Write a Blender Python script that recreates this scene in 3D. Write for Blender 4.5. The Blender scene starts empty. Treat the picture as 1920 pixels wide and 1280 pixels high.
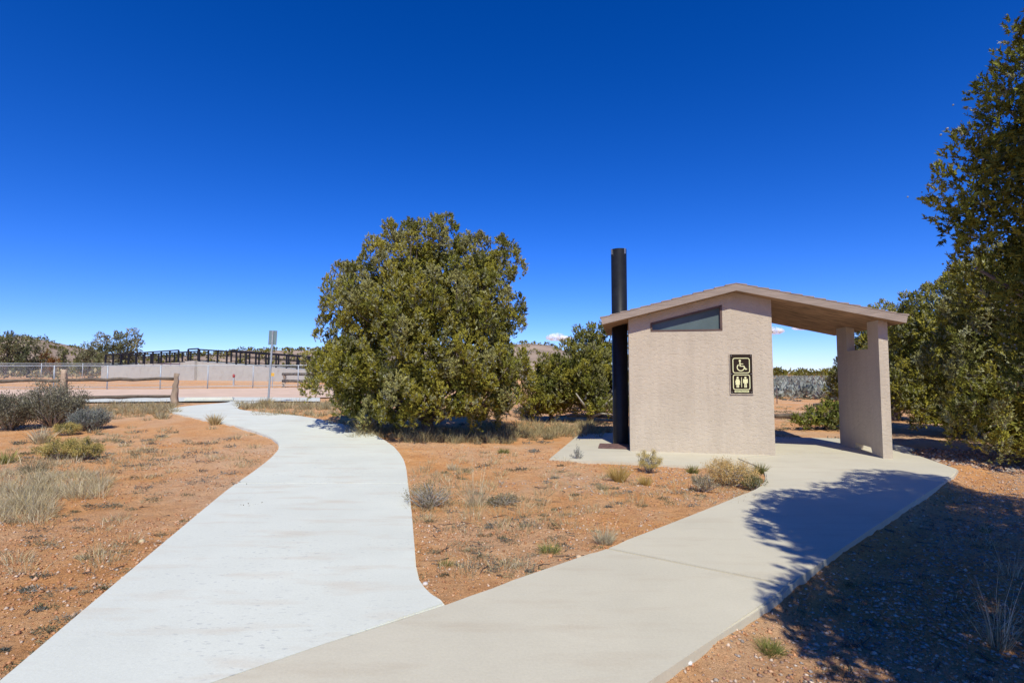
import bpy, bmesh, math, random
import numpy as np
from mathutils import Vector, Matrix

scene = bpy.context.scene
col = scene.collection
R = math.radians

# ------------------------------------------------------------------ camera
F = 1000.0; PITCH = R(3.4); CH = 1.5
cam_d = bpy.data.cameras.new('camera'); cam = bpy.data.objects.new('camera', cam_d); col.objects.link(cam)
cam.location = (0, 0, CH); cam.rotation_euler = (R(90) + PITCH, 0, 0)
cam_d.sensor_width = 36; cam_d.lens = 36 * F / 1920; cam_d.clip_start = 0.05; cam_d.clip_end = 12000
scene.camera = cam

# ------------------------------------------------------------------ sky, sun, exposure
SUN_EL = R(50); SUN_L = Vector((-0.1, 1.0, 0)).normalized()
world = bpy.data.worlds.new('World'); scene.world = world; world.use_nodes = True
wn = world.node_tree.nodes; wl = world.node_tree.links; wn.clear()
wo = wn.new('ShaderNodeOutputWorld'); wb = wn.new('ShaderNodeBackground')
sky = wn.new('ShaderNodeTexSky'); sky.sky_type = 'NISHITA'; sky.sun_disc = False
sky.sun_elevation = SUN_EL; sky.sun_rotation = math.atan2(-SUN_L.x, -SUN_L.y)
sky.altitude = 1800; sky.air_density = 1.0; sky.dust_density = 0.0; sky.ozone_density = 3.0
hs = wn.new('ShaderNodeHueSaturation'); hs.inputs['Saturation'].default_value = 1.3; hs.inputs['Value'].default_value = 1.0
gm = wn.new('ShaderNodeGamma'); gm.inputs[1].default_value = 1.15
wl.new(sky.outputs[0], gm.inputs[0]); wl.new(gm.outputs[0], hs.inputs['Color'])
tint = wn.new('ShaderNodeMix'); tint.data_type = 'RGBA'; tint.blend_type = 'MULTIPLY'; tint.inputs[0].default_value = 1.0
tint.inputs[7].default_value = (0.78, 0.87, 1.47, 1)      # deep high-desert blue
wl.new(hs.outputs[0], tint.inputs[6]); wl.new(tint.outputs[2], wb.inputs[0]); wb.inputs[1].default_value = 0.09
wl.new(wb.outputs[0], wo.inputs[0])
sd = bpy.data.lights.new('sun', 'SUN'); sd.energy = 4.9; sd.angle = R(0.55); sd.color = (1, 0.965, 0.83)
so = bpy.data.objects.new('sun', sd); col.objects.link(so)
so.rotation_euler = Vector((SUN_L.x * math.cos(SUN_EL), SUN_L.y * math.cos(SUN_EL), -math.sin(SUN_EL))).to_track_quat('-Z', 'Y').to_euler()
so.location = (3, -20, 25)
scene.view_settings.view_transform = 'Standard'; scene.view_settings.look = 'None'
scene.view_settings.exposure = 0.0; scene.view_settings.gamma = 1.0
scene.view_settings.use_curve_mapping = False

# ------------------------------------------------------------------ noise and terrain
_rng = np.random.default_rng(11)
_LAT = _rng.random((256, 256))
def vnoise(x, y):
    x = np.asarray(x, float); y = np.asarray(y, float)
    xi = np.floor(x).astype(int); yi = np.floor(y).astype(int)
    fx = x - xi; fy = y - yi
    fx = fx * fx * (3 - 2 * fx); fy = fy * fy * (3 - 2 * fy)
    a = _LAT[xi % 256, yi % 256]; b = _LAT[(xi + 1) % 256, yi % 256]
    c = _LAT[xi % 256, (yi + 1) % 256]; d = _LAT[(xi + 1) % 256, (yi + 1) % 256]
    return (a * (1 - fx) + b * fx) * (1 - fy) + (c * (1 - fx) + d * fx) * fy - 0.5
def fbm(x, y, o=4):
    s = 0; a = 1.0
    for k in range(o):
        s = s + a * vnoise(x * 2 ** k + 17.3 * k, y * 2 ** k + 5.1 * k); a *= 0.5
    return s
def sstep(t):
    t = np.clip(t, 0, 1); return t * t * (3 - 2 * t)
def base(x, y):
    x = np.asarray(x, float); y = np.asarray(y, float)
    w = sstep((1.0 - x) / 5.0)
    return w * (0.5 * sstep((y - 7) / 12.0) + 0.42 * sstep((y - 24) / 24.0))
def basef(x, y): return float(base(x, y))

def ray(u, v):
    d = Vector(((u - 960) / F, 1.0, -(v - 640) / F))
    c, s = math.cos(PITCH), math.sin(PITCH)
    return Vector((d.x, d.y * c - d.z * s, d.y * s + d.z * c))
def P(u, v, off=0.0):
    """pixel of the photograph -> point on the ground"""
    d = ray(u, v); t = 1.0
    for _ in range(4000):
        q = d * t
        if CH + q.z <= basef(q.x, q.y) + off: break
        t *= 1.004
    lo, hi = t / 1.004, t
    for _ in range(20):
        m = (lo + hi) / 2; q = d * m
        if CH + q.z <= basef(q.x, q.y) + off: hi = m
        else: lo = m
    q = d * hi
    return Vector((q.x, q.y, basef(q.x, q.y) + off))
def at(u, v, Y):
    """pixel + known forward distance -> point"""
    d = ray(u, v); t = Y / d.y
    return Vector((d.x * t, Y, CH + d.z * t))

# ------------------------------------------------------------------ object helpers
def tag(o, label=None, cat=None, group=None, kind=None):
    if label: o['label'] = label
    if cat: o['category'] = cat
    if group: o['group'] = group
    if kind: o['kind'] = kind
    return o
def empty(name, loc=(0, 0, 0), rz=0.0):
    o = bpy.data.objects.new(name, None); col.objects.link(o)
    o.location = loc; o.rotation_euler = (0, 0, rz); o.empty_display_size = 0.1
    return o
def link(name, me, mat=None, parent=None):
    o = bpy.data.objects.new(name, me); col.objects.link(o)
    if mat is not None and not me.materials: me.materials.append(mat)
    if parent is not None: o.parent = parent
    return o
def npmesh(name, V, Fc, C=None, smooth=False):
    V = np.ascontiguousarray(V, np.float32); Fc = np.ascontiguousarray(Fc, np.int32)
    me = bpy.data.meshes.new(name); n, k = Fc.shape
    me.vertices.add(len(V)); me.vertices.foreach_set('co', V.ravel())
    me.loops.add(n * k); me.loops.foreach_set('vertex_index', Fc.ravel())
    me.polygons.add(n); me.polygons.foreach_set('loop_start', np.arange(0, n * k, k, dtype=np.int32))
    if smooth: me.polygons.foreach_set('use_smooth', np.ones(n, bool))
    if C is not None:
        a = me.attributes.new('col', 'FLOAT_COLOR', 'POINT')
        C4 = np.ones((len(V), 4), np.float32); C4[:, :3] = C
        a.data.foreach_set('color', C4.ravel())
    me.update(calc_edges=True); me.validate()
    return me
def bmobj(name, bm, mat, parent=None, smooth=False):
    bmesh.ops.recalc_face_normals(bm, faces=bm.faces[:])
    me = bpy.data.meshes.new(name); bm.to_mesh(me); bm.free()
    if smooth:
        for p in me.polygons: p.use_smooth = True
    return link(name, me, mat, parent)
def bm_box(bm, x0, x1, y0, y1, z0, z1, M=None):
    vs = [bm.verts.new((x, y, z)) for z in (z0, z1) for y in (y0, y1) for x in (x0, x1)]
    for f in ((0, 2, 3, 1), (4, 5, 7, 6), (0, 1, 5, 4), (2, 6, 7, 3), (0, 4, 6, 2), (1, 3, 7, 5)):
        bm.faces.new([vs[i] for i in f])
    if M is not None: bmesh.ops.transform(bm, matrix=M, verts=vs)
    return vs
def box(name, x0, x1, y0, y1, z0, z1, mat, parent=None, bevel=0.0, M=None):
    bm = bmesh.new(); bm_box(bm, x0, x1, y0, y1, z0, z1, M)
    if bevel: bmesh.ops.bevel(bm, geom=bm.edges[:], offset=bevel, segments=2, affect='EDGES')
    return bmobj(name, bm, mat, parent)
def tube_arrays(pts, rad, n=6, rng=None, jit=0.0):
    pts = np.array(pts, float); m = len(pts)
    rad = np.array(rad, float) if np.ndim(rad) else np.full(m, float(rad))
    t = np.gradient(pts, axis=0); t /= np.linalg.norm(t, axis=1)[:, None] + 1e-9
    ref = np.array([0, 0, 1.0]) if abs(t[0][2]) < 0.9 else np.array([1.0, 0, 0])
    V = []
    for i in range(m):
        a = np.cross(t[i], ref); a /= np.linalg.norm(a) + 1e-9; b = np.cross(t[i], a)
        for k in range(n):
            ang = 2 * math.pi * k / n; r = rad[i]
            if jit: r *= 1 + jit * (rng.random() - 0.5)
            V.append(pts[i] + r * (math.cos(ang) * a + math.sin(ang) * b))
    Fc = []
    for i in range(m - 1):
        for k in range(n):
            Fc.append((i * n + k, i * n + (k + 1) % n, (i + 1) * n + (k + 1) % n, (i + 1) * n + k))
    V.append(pts[0]); V.append(pts[-1]); c0, c1 = len(V) - 2, len(V) - 1
    for k in range(n):
        Fc.append((c0, (k + 1) % n, k, c0)); 
        Fc.append((c1, (m - 1) * n + k, (m - 1) * n + (k + 1) % n, c1))
    return np.array(V), np.array(Fc)
def tubes_mesh(name, items, n=6, smooth=True, jit=0.0, rng=None):
    """items: list of (pts, radii) joined into one mesh"""
    me = bpy.data.meshes.new(name); VV = []; FF = []; o = 0
    for pts, rad in items:
        V, Fc = tube_arrays(pts, rad, n, rng, jit)
        VV += [tuple(v) for v in V]
        for f in Fc:
            f = [int(i) + o for i in f]
            FF.append(tuple(f[:3]) if f[0] == f[3] else tuple(f))
        o += len(V)
    me.from_pydata(VV, [], FF)
    if smooth: me.polygons.foreach_set('use_smooth', np.ones(len(me.polygons), bool))
    me.update()
    return me

# ------------------------------------------------------------------ materials
def newmat(name):
    m = bpy.data.materials.new(name); m.use_nodes = True
    nt = m.node_tree; nt.nodes.clear()
    out = nt.nodes.new('ShaderNodeOutputMaterial'); b = nt.nodes.new('ShaderNodeBsdfPrincipled')
    nt.links.new(b.outputs[0], out.inputs[0])
    b.inputs['Specular IOR Level'].default_value = 0.25
    return m, nt, b, out
def tnoise(nt, scale, detail=6, rough=0.6, vec=None, stretch=None):
    n = nt.nodes.new('ShaderNodeTexNoise'); n.inputs['Scale'].default_value = scale
    n.inputs['Detail'].default_value = detail; n.inputs['Roughness'].default_value = rough
    if vec is None:
        tc = nt.nodes.new('ShaderNodeTexCoord'); vec = tc.outputs['Object']
    if stretch:
        mp = nt.nodes.new('ShaderNodeMapping'); mp.inputs['Scale'].default_value = stretch
        nt.links.new(vec, mp.inputs[0]); vec = mp.outputs[0]
    nt.links.new(vec, n.inputs['Vector'])
    return n.outputs['Fac']
def ramp(nt, fac, stops):
    r = nt.nodes.new('ShaderNodeValToRGB'); e = r.color_ramp.elements
    while len(e) < len(stops): e.new(0.5)
    for k, (p, c) in enumerate(stops):
        e[k].position = p; e[k].color = (*c, 1) if len(c) == 3 else c
    nt.links.new(fac, r.inputs[0]); return r.outputs[0]
def mix(nt, fac, a, b, mode='MIX'):
    m = nt.nodes.new('ShaderNodeMix'); m.data_type = 'RGBA'; m.blend_type = mode
    for s, v in ((m.inputs[0], fac), (m.inputs[6], a), (m.inputs[7], b)):
        if isinstance(v, (int, float)): s.default_value = v
        elif isinstance(v, tuple): s.default_value = (*v, 1)
        else: nt.links.new(v, s)
    return m.outputs[2]
def bump(nt, bsdf, h, strength=0.5, dist=0.02, prev=None):
    b = nt.nodes.new('ShaderNodeBump'); b.inputs['Strength'].default_value = strength; b.inputs['Distance'].default_value = dist
    nt.links.new(h, b.inputs['Height'])
    if prev is not None: nt.links.new(prev, b.inputs['Normal'])
    nt.links.new(b.outputs[0], bsdf.inputs['Normal']); return b.outputs[0]
def simple(name, c, rough=0.8, var=0.15, scale=8, bs=0.2, bscale=40, metal=0.0, bd=0.01, stretch=None):
    m, nt, b, _ = newmat(name)
    f = tnoise(nt, scale, 6, 0.65, stretch=stretch)
    lo = tuple(x * (1 - var) for x in c); hi = tuple(min(1, x * (1 + var)) for x in c)
    nt.links.new(ramp(nt, f, [(0.3, lo), (0.7, hi)]), b.inputs['Base Color'])
    b.inputs['Roughness'].default_value = rough; b.inputs['Metallic'].default_value = metal
    if bs: bump(nt, b, tnoise(nt, bscale, 5, 0.6, stretch=stretch), bs, bd)
    return m
def attr_mat(name, rough=0.75, trans=0.0, var=0.25, scale=14):
    m, nt, b, out = newmat(name)
    a = nt.nodes.new('ShaderNodeAttribute'); a.attribute_name = 'col'
    f = tnoise(nt, scale, 3)
    c = mix(nt, 1.0, a.outputs['Color'], ramp(nt, f, [(0.3, (1 - var,) * 3), (0.7, (1 + var * 0.4,) * 3)]), 'MULTIPLY')
    nt.links.new(c, b.inputs['Base Color']); b.inputs['Roughness'].default_value = rough
    if trans:
        t = nt.nodes.new('ShaderNodeBsdfTranslucent'); nt.links.new(c, t.inputs[0])
        s = nt.nodes.new('ShaderNodeMixShader'); s.inputs[0].default_value = trans
        nt.links.new(b.outputs[0], s.inputs[1]); nt.links.new(t.outputs[0], s.inputs[2]); nt.links.new(s.outputs[0], out.inputs[0])
    return m
M = {}
def soil_mat():
    m, nt, b, _ = newmat('red_soil')
    big = tnoise(nt, 0.35, 5, 0.6); mid = tnoise(nt, 2.2, 8, 0.7); fine = tnoise(nt, 38, 6, 0.75)
    c = ramp(nt, mid, [(0.25, (0.57, 0.245, 0.085)), (0.5, (0.71, 0.36, 0.145)), (0.75, (0.75, 0.45, 0.23))])
    c = mix(nt, ramp(nt, big, [(0.42, (0, 0, 0)), (0.64, (0.6,) * 3)]), c, (0.68, 0.49, 0.33))
    c = mix(nt, 0.75, c, ramp(nt, fine, [(0.28, (0.55, 0.52, 0.50)), (0.5, (1, 1, 1)), (0.72, (1.2, 1.2, 1.2))]), 'MULTIPLY')
    # scattered grit
    tc = nt.nodes.new('ShaderNodeTexCoord')
    vo = nt.nodes.new('ShaderNodeTexVoronoi'); vo.inputs['Scale'].default_value = 32; nt.links.new(tc.outputs['Object'], vo.inputs['Vector'])
    patch = tnoise(nt, 0.8, 4)
    near = ramp(nt, vo.outputs['Distance'], [(0.17, (1, 1, 1)), (0.25, (0, 0, 0))])
    sel = nt.nodes.new('ShaderNodeSeparateColor'); nt.links.new(vo.outputs['Color'], sel.inputs[0])
    pick = nt.nodes.new('ShaderNodeMath'); pick.operation = 'GREATER_THAN'; nt.links.new(sel.outputs[0], pick.inputs[0]); pick.inputs[1].default_value = 0.62
    g = mix(nt, 1.0, near, pick.outputs[0], 'MULTIPLY'); g = mix(nt, 1.0, g, ramp(nt, patch, [(0.4, (0.15,) * 3), (0.62, (1, 1, 1))]), 'MULTIPLY')
    c = mix(nt, g, c, mix(nt, sel.outputs[1], (0.62, 0.5, 0.4), (0.5, 0.27, 0.17)))
    nt.links.new(c, b.inputs['Base Color']); b.inputs['Roughness'].default_value = 0.95; b.inputs['Specular IOR Level'].default_value = 0.1
    p = bump(nt, b, fine, 0.9, 0.03); bump(nt, b, tnoise(nt, 9, 8, 0.7), 0.8, 0.07, p)
    return m
def concrete_mat(name, c, stain, pits=0.0, st=0.5):
    m, nt, b, _ = newmat(name)
    big = tnoise(nt, 0.9, 6, 0.62); streak = tnoise(nt, 1.6, 6, 0.6, stretch=(0.7, 3.0, 1)); fine = tnoise(nt, 60, 5, 0.7)
    k = ramp(nt, big, [(0.3, tuple(x * 0.93 for x in c)), (0.7, tuple(min(1, x * 1.05) for x in c))])
    k = mix(nt, ramp(nt, streak, [(0.52, (0, 0, 0)), (0.72, (st,) * 3)]), k, stain)
    k = mix(nt, 0.5, k, ramp(nt, fine, [(0.3, (0.86,) * 3), (0.7, (1.08,) * 3)]), 'MULTIPLY')
    if pits:
        pn = tnoise(nt, 26, 3, 0.5, stretch=(0.6, 1.5, 1)); pm = tnoise(nt, 0.8, 3)
        q = mix(nt, 1.0, ramp(nt, pn, [(0.62, (0, 0, 0)), (0.67, (1, 1, 1))]), ramp(nt, pm, [(0.4, (0, 0, 0)), (0.65, (pits,) * 3)]), 'MULTIPLY')
        k = mix(nt, q, k, (0.33, 0.34, 0.34))
    nt.links.new(k, b.inputs['Base Color']); b.inputs['Roughness'].default_value = 0.85
    p = bump(nt, b, fine, 0.25, 0.006); bump(nt, b, tnoise(nt, 5, 6, 0.6), 0.15, 0.02, p)
    return m
def stucco_mat(name, c, strength=0.6):
    m, nt, b, _ = newmat(name)
    f = tnoise(nt, 1.5, 6, 0.6)
    k = ramp(nt, f, [(0.3, tuple(x * 0.93 for x in c)), (0.7, tuple(x * 1.05 for x in c))])
    k = mix(nt, 0.5, k, ramp(nt, tnoise(nt, 70, 4, 0.7), [(0.3, (0.85,) * 3), (0.7, (1.1,) * 3)]), 'MULTIPLY')
    k = mix(nt, 0.6, k, ramp(nt, tnoise(nt, 3.0, 5, 0.6, stretch=(2.2, 2.2, 0.18)), [(0.35, (0.9, 0.89, 0.88)), (0.65, (1.04,) * 3)]), 'MULTIPLY')
    nt.links.new(k, b.inputs['Base Color']); b.inputs['Roughness'].default_value = 0.9
    sk = tnoise(nt, 12, 6, 0.65, stretch=(1, 1, 1.6))
    p = bump(nt, b, ramp(nt, sk, [(0.40, (0, 0, 0)), (0.50, (0.8,) * 3), (0.53, (0.55,) * 3), (0.66, (1, 1, 1))]), strength, 0.009)
    bump(nt, b, tnoise(nt, 60, 4, 0.7), 0.3, 0.006, p)
    return m
M['soil'] = soil_mat()
M['white_concrete'] = concrete_mat('white_concrete', (0.64, 0.65, 0.565), (0.55, 0.47, 0.36), pits=0.55, st=0.55)
M['tan_concrete'] = concrete_mat('tan_concrete', (0.565, 0.52, 0.40), (0.48, 0.41, 0.30), st=0.55)
M['far_concrete'] = concrete_mat('far_concrete', (0.44, 0.43, 0.385), (0.34, 0.30, 0.25), st=0.7)
M['stucco'] = stucco_mat('stucco', (0.55, 0.465, 0.36))
M['roof'] = simple('roof_concrete', (0.315, 0.25, 0.205), 0.85, 0.2, 6, 0.6, 14, stretch=(0.5, 1, 5))
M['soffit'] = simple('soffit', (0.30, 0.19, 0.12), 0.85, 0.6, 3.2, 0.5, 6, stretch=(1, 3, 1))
M['black_pipe'] = simple('black_pipe', (0.012, 0.013, 0.016), 0.42, 0.3, 5, 0.05, 20)
M['bracket'] = simple('bracket', (0.45, 0.45, 0.46), 0.4, 0.1, 10, 0.1, metal=0.7)
M['brown_metal'] = simple('brown_metal', (0.13, 0.085, 0.07), 0.55, 0.2, 6, 0.1)
M['hatch'] = simple('hatch_steel', (0.17, 0.10, 0.085), 0.6, 0.3, 9, 0.3, 60)
M['frost_glass'] = simple('frosted_glass', (0.105, 0.14, 0.145), 0.2, 0.12, 3, 0.0)
M['sign_brown'] = simple('sign_brown', (0.030, 0.020, 0.014), 0.35, 0.15, 8, 0.0)
M['sign_cream'] = simple('sign_cream', (0.78, 0.75, 0.42), 0.5, 0.06, 20, 0.0)
M['sign_green'] = simple('sign_green', (0.10, 0.16, 0.04), 0.5, 0.05, 20, 0.0)
M['screw'] = simple('screw', (0.5, 0.5, 0.5), 0.35, 0.1, 10, 0, metal=0.8)
M['galv'] = simple('galvanised', (0.42, 0.46, 0.48), 0.5, 0.12, 6, 0.1, metal=0.3)
M['sign_back'] = simple('sign_back', (0.19, 0.26, 0.255), 0.45, 0.12, 4, 0.1, metal=0.3)
M['log'] = simple('weathered_log', (0.36, 0.27, 0.19), 0.95, 0.4, 5, 0.9, 12, bd=0.03, stretch=(1, 1, 0.25))
M['rail'] = simple('weathered_rail', (0.13, 0.105, 0.08), 0.95, 0.45, 4, 0.9, 12, bd=0.03)
M['deadwood'] = simple('deadwood', (0.36, 0.33, 0.29), 0.95, 0.3, 8, 0.6, 20)
M['bark'] = simple('bark', (0.15, 0.115, 0.09), 0.95, 0.4, 6, 1.0, 14, bd=0.03, stretch=(1, 1, 0.2))
M['black_rail'] = simple('black_railing', (0.012, 0.012, 0.016), 0.5, 0.2, 5, 0)
M['yellow'] = simple('yellow_paint', (0.75, 0.42, 0.03), 0.5, 0.08, 8, 0)
M['red'] = simple('red_paint', (0.35, 0.05, 0.04), 0.5, 0.1, 8, 0)
M['door'] = simple('door_paint', (0.22, 0.15, 0.12), 0.6, 0.1, 4, 0.1)
M['road'] = simple('gravel_road', (0.66, 0.475, 0.345), 0.95, 0.12, 1.2, 0.5, 30)
M['leaf'] = attr_mat('juniper_leaf', 0.9, 0.06)
M['sage'] = attr_mat('sage_leaf', 0.8, 0.10)
M['grass'] = attr_mat('dry_grass', 0.8, 0.2)
M['pebble'] = attr_mat('pebble', 0.75, 0.0, 0.3, 40)
M['flower'] = attr_mat('flower_head', 0.85, 0.1)
M['hill'] = simple('hill_soil', (0.33, 0.245, 0.18), 0.95, 0.35, 0.03, 0.6, 0.2, bd=2.0)

# ------------------------------------------------------------------ concrete edges (read off the photograph, on the ground)
WL = [(-330, 1560), (-150, 1400), (0, 1275), (150, 1148), (300, 1022), (420, 922), (480, 880), (512, 855), (525, 837), (518, 824), (490, 811), (440, 797), (380, 785), (330, 775), (313, 769), (330, 763), (385, 757.5), (430, 754), (432, 751)]
WR = [(385, 1282), (610, 1205), (834, 1130), (795, 1100), (780, 1075), (776, 1010), (771, 950), (765, 905), (761, 870), (749, 845), (722, 823), (685, 806), (620, 789), (560, 778.5), (500, 773), (458, 769), (443, 765.5), (452, 759), (505, 752.5)]
def poly_w(px): return [P(u, v) for u, v in px]
def resample(pts, n):
    pts = np.array([tuple(p) for p in pts]); d = np.r_[0, np.cumsum(np.linalg.norm(np.diff(pts, axis=0), axis=1))]
    t = np.linspace(0, d[-1], n)
    return np.stack([np.interp(t, d, pts[:, k]) for k in range(3)], 1)
def smooth_line(pts, n, it=2):
    p = np.array([tuple(q) for q in pts])
    for _ in range(it):     # Chaikin
        q = np.empty((2 * len(p) - 2, 3)); q[0::2] = 0.75 * p[:-1] + 0.25 * p[1:]; q[1::2] = 0.25 * p[:-1] + 0.75 * p[1:]
        p = np.vstack([p[:1], q, p[-1:]])
    return p if n is None else resample(p, n)
def slab_from_outline(name, outline, mat, parent, top=0.0, thick=0.16, bev=0.012, grid=0.0):
    """solid concrete panel: outline (world xy) at ground level + top"""
    bm = bmesh.new()
    vs = [bm.verts.new((p[0], p[1], basef(p[0], p[1]) + top)) for p in outline]
    es = [bm.edges.new((vs[i], vs[(i + 1) % len(vs)])) for i in range(len(vs))]
    bmesh.ops.triangle_fill(bm, use_beauty=True, edges=es)
    bmesh.ops.recalc_face_normals(bm, faces=bm.faces[:])
    for f in bm.faces:
        if f.normal.z < 0: f.normal_flip()
    r = bmesh.ops.extrude_face_region(bm, geom=bm.faces[:])
    nv = [g for g in r['geom'] if isinstance(g, bmesh.types.BMVert)]
    for v in nv: v.co.z += 0.0
    tops = set(nv)
    for v in bm.verts:
        if v not in tops: v.co.z -= thick
    edges = [e for e in bm.edges if e.verts[0] in tops and e.verts[1] in tops and any(any(w not in tops for w in f.verts) for f in e.link_faces)]
    if bev: bmesh.ops.bevel(bm, geom=edges, offset=bev, segments=2, affect='EDGES', clamp_overlap=True)
    return bmobj(name, bm, mat, parent)

# white path: strips between its two edges, cut at the joints
fp = empty('footpath'); tag(fp, 'pale grey concrete footpath winding to the parking apron', 'path', kind='structure')
nearL = smooth_line(poly_w(WL[:6]), None, 1); 
def between(px_list, a, b): return poly_w(px_list[a:b])
def gap(line, d):            # pull a cross edge back by d along y
    return [(p[0], p[1] + d) for p in line]
L1 = smooth_line(poly_w(WL[:7][:-1] + [(443, 905.5)]), None, 2)
R1 = smooth_line(poly_w([(834, 1130), (800, 1103), (782, 1078), (776, 1010), (771, 950), (765, 905.5)]), None, 1)
JN = [P(385, 1282), P(610, 1205), P(834, 1130)]
JN0 = P(60, 1392)
out1 = [tuple(p) for p in L1] + [tuple(p) for p in R1[::-1]] + [tuple(JN[1]), tuple(JN[0]), tuple(JN0)]
slab_from_outline('concrete_panel', out1, M['white_concrete'], fp)
L2 = smooth_line(poly_w([(443, 905.5), (480, 880), (512, 855), (525, 837), (518, 824), (490, 811), (440, 797)]), None, 2)
R2 = smooth_line(poly_w([(765, 905.5), (761, 870), (749, 845), (722, 823), (685, 806), (620, 789)]), None, 2)
g = 0.014
out2 = gap(L2[:1], g) + [tuple(p[:2]) for p in L2[1:]] + [tuple(p[:2]) for p in R2[1:][::-1]] + gap(R2[:1], g)
slab_from_outline('concrete_panel', out2, M['white_concrete'], fp)
L3 = smooth_line(poly_w(WL[11:]), None, 2); R3 = smooth_line(poly_w(WR[12:]), None, 2)
out3 = gap(L3[:1], g) + [tuple(p[:2]) for p in L3[1:]] + [tuple(p[:2]) for p in R3[1:][::-1]] + gap(R3[:1], g)
slab_from_outline('concrete_panel', out3, M['white_concrete'], fp, thick=0.12)

# tan path + building slab
g = 0.006
UE = smooth_line(poly_w([(834, 1130), (1000, 1074), (1135, 1027)]), None, 1)
UE2 = smooth_line(poly_w([(1135, 1027), (1280, 972), (1380, 932), (1424, 912), (1436, 897), (1432, 879)]), None, 1)
LE = poly_w([(1478, 1096), (1466, 1110), (1340, 1195), (1205, 1285), (1000, 1420), (760, 1570)])
tp = empty('service_path'); tag(tp, 'tan concrete path leading to the restroom building', 'path', kind='structure')
JB = P(1478, 1096)
o1 = [tuple(p[:2]) for p in UE] + [tuple(p[:2]) for p in LE] + [tuple(P(-60, 1570)[:2]), tuple(P(60, 1396)[:2]), (JN[0][0] + g, JN[0][1] - g), (JN[1][0] + g * .5, JN[1][1] - g)]
o1[0] = (o1[0][0] + g, o1[0][1] - g)
slab_from_outline('concrete_panel', o1, M['tan_concrete'], tp, bev=0.018)
LE2 = smooth_line(poly_w([(1797, 879), (1786, 893), (1650, 980), (1560, 1040), (1478, 1096)]), None, 1)
ue = [tuple(p[:2]) for p in UE2]; le = [tuple(p[:2]) for p in LE2]
JM = [tuple(P(1432, 879)[:2]), tuple(P(1797, 879)[:2])]
# the edge of the porch slab
o2 = [(ue[0][0] + g, ue[0][1] + g)] + ue[1:] + le[:-1] + [(le[-1][0] + g, le[-1][1] + g)]
# insert corner at the wall joint
slab_back = [tuple(P(u, v)[:2]) for u, v in [(1380, 857.5)]]
PA = tuple(P(1702, 846)[:2])
o2 = o2[:len(ue)] + [tuple(P(1381, 858)[:2])] + [tuple(P(1660, 838)[:2]), PA] + o2[len(ue):]
slab_from_outline('concrete_panel', o2, M['tan_concrete'], tp, bev=0.018)
SLAB_FRONT = [tuple(P(u, v)[:2]) for u, v in [(1029, 859), (1180, 866.5), (1429, 879)]]

# ------------------------------------------------------------------ restroom building frame
ANG = R(-12); A0 = Vector((2.285, 10.42, 0))
bw = Vector((math.cos(ANG), math.sin(ANG), 0)); bb = Vector((-math.sin(ANG), math.cos(ANG), 0))
BM = Matrix.Translation(A0) @ Matrix.Rotation(ANG, 4, 'Z')     # local x = along wall, y = back, z = up
def loc2(s, b): p = A0 + bw * s + bb * b; return (p.x, p.y)
sl = empty('building_slab'); tag(sl, 'concrete slab under the restroom building', 'slab', kind='structure')
o3 = [SLAB_FRONT[0], SLAB_FRONT[1], (SLAB_FRONT[2][0] - g, SLAB_FRONT[2][1] + g), (P(1381, 858)[0] - g, P(1381, 858)[1] + g), (P(1660, 838)[0] - 0.0, P(1660, 838)[1] + g), (PA[0], PA[1] + 2 * g), loc2(5.6, 1.6), loc2(5.3, 3.1), loc2(-0.95, 3.1), tuple(P(1084, 814)[:2])]
slab_from_outline('concrete_panel', o3, M['tan_concrete'], sl, bev=0.018, top=-0.001)

# ------------------------------------------------------------------ ground sheet
def axis(lo, hi, d, far, k=1.12):
    a = list(np.arange(lo, hi, d)); s = d; x = a[-1]
    while x < far: s *= k; x += s; a.append(x)
    s = d; x = lo; pre = []
    while x > -far: s *= k; x -= s; pre.append(x)
    return np.array(pre[::-1] + a)
gx = axis(-7.5, 8.0, 0.055, 4000); gy = axis(1.2, 11.0, 0.055, 4000)
X, Y = np.meshgrid(gx, gy); 
near = np.exp(-((np.maximum(0, np.hypot(X, Y - 5) - 9)) / 10) ** 2)
dirt_off = -0.045 + near * (0.030 * fbm(X * 2.2, Y * 2.2, 3) + 0.022 * fbm(X * 9, Y * 9, 2))
# bank on the right of the tan path
e0 = np.array([tuple(p[:2]) for p in poly_w([(760, 1570), (1205, 1285), (1466, 1110), (1786, 893)])])
def side(X, Y, a, b): return (b[0] - a[0]) * (Y - a[1]) - (b[1] - a[1]) * (X - a[0])
dd = np.full(X.shape, -1e9)
nrm = np.linalg.norm(e0[-1] - e0[1]); dist_r = -side(X, Y, e0[1], e0[-1]) / nrm
bank = sstep(dist_r / 0.35 + 0.3) * np.exp(-np.maximum(0, Y - 8.5) ** 2 / 2) 
dirt_off = dirt_off - 0.07 * bank
Z = base(X, Y) + np.minimum(dirt_off, -0.008)
far_roll = np.exp(-((np.hypot(X, Y) - 120) / 60) ** 2) * 0.0
V = np.stack([X.ravel(), Y.ravel(), (Z + far_roll).ravel()], 1)
ny, nx = X.shape; I = np.arange(ny * nx).reshape(ny, nx)
Fq = np.stack([I[:-1, :-1].ravel(), I[:-1, 1:].ravel(), I[1:, 1:].ravel(), I[1:, :-1].ravel()], 1)
gr = link('ground', npmesh('ground', V, Fq, smooth=True), M['soil']); tag(gr, 'red sandy desert ground scattered with grit', 'ground', kind='structure')
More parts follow.
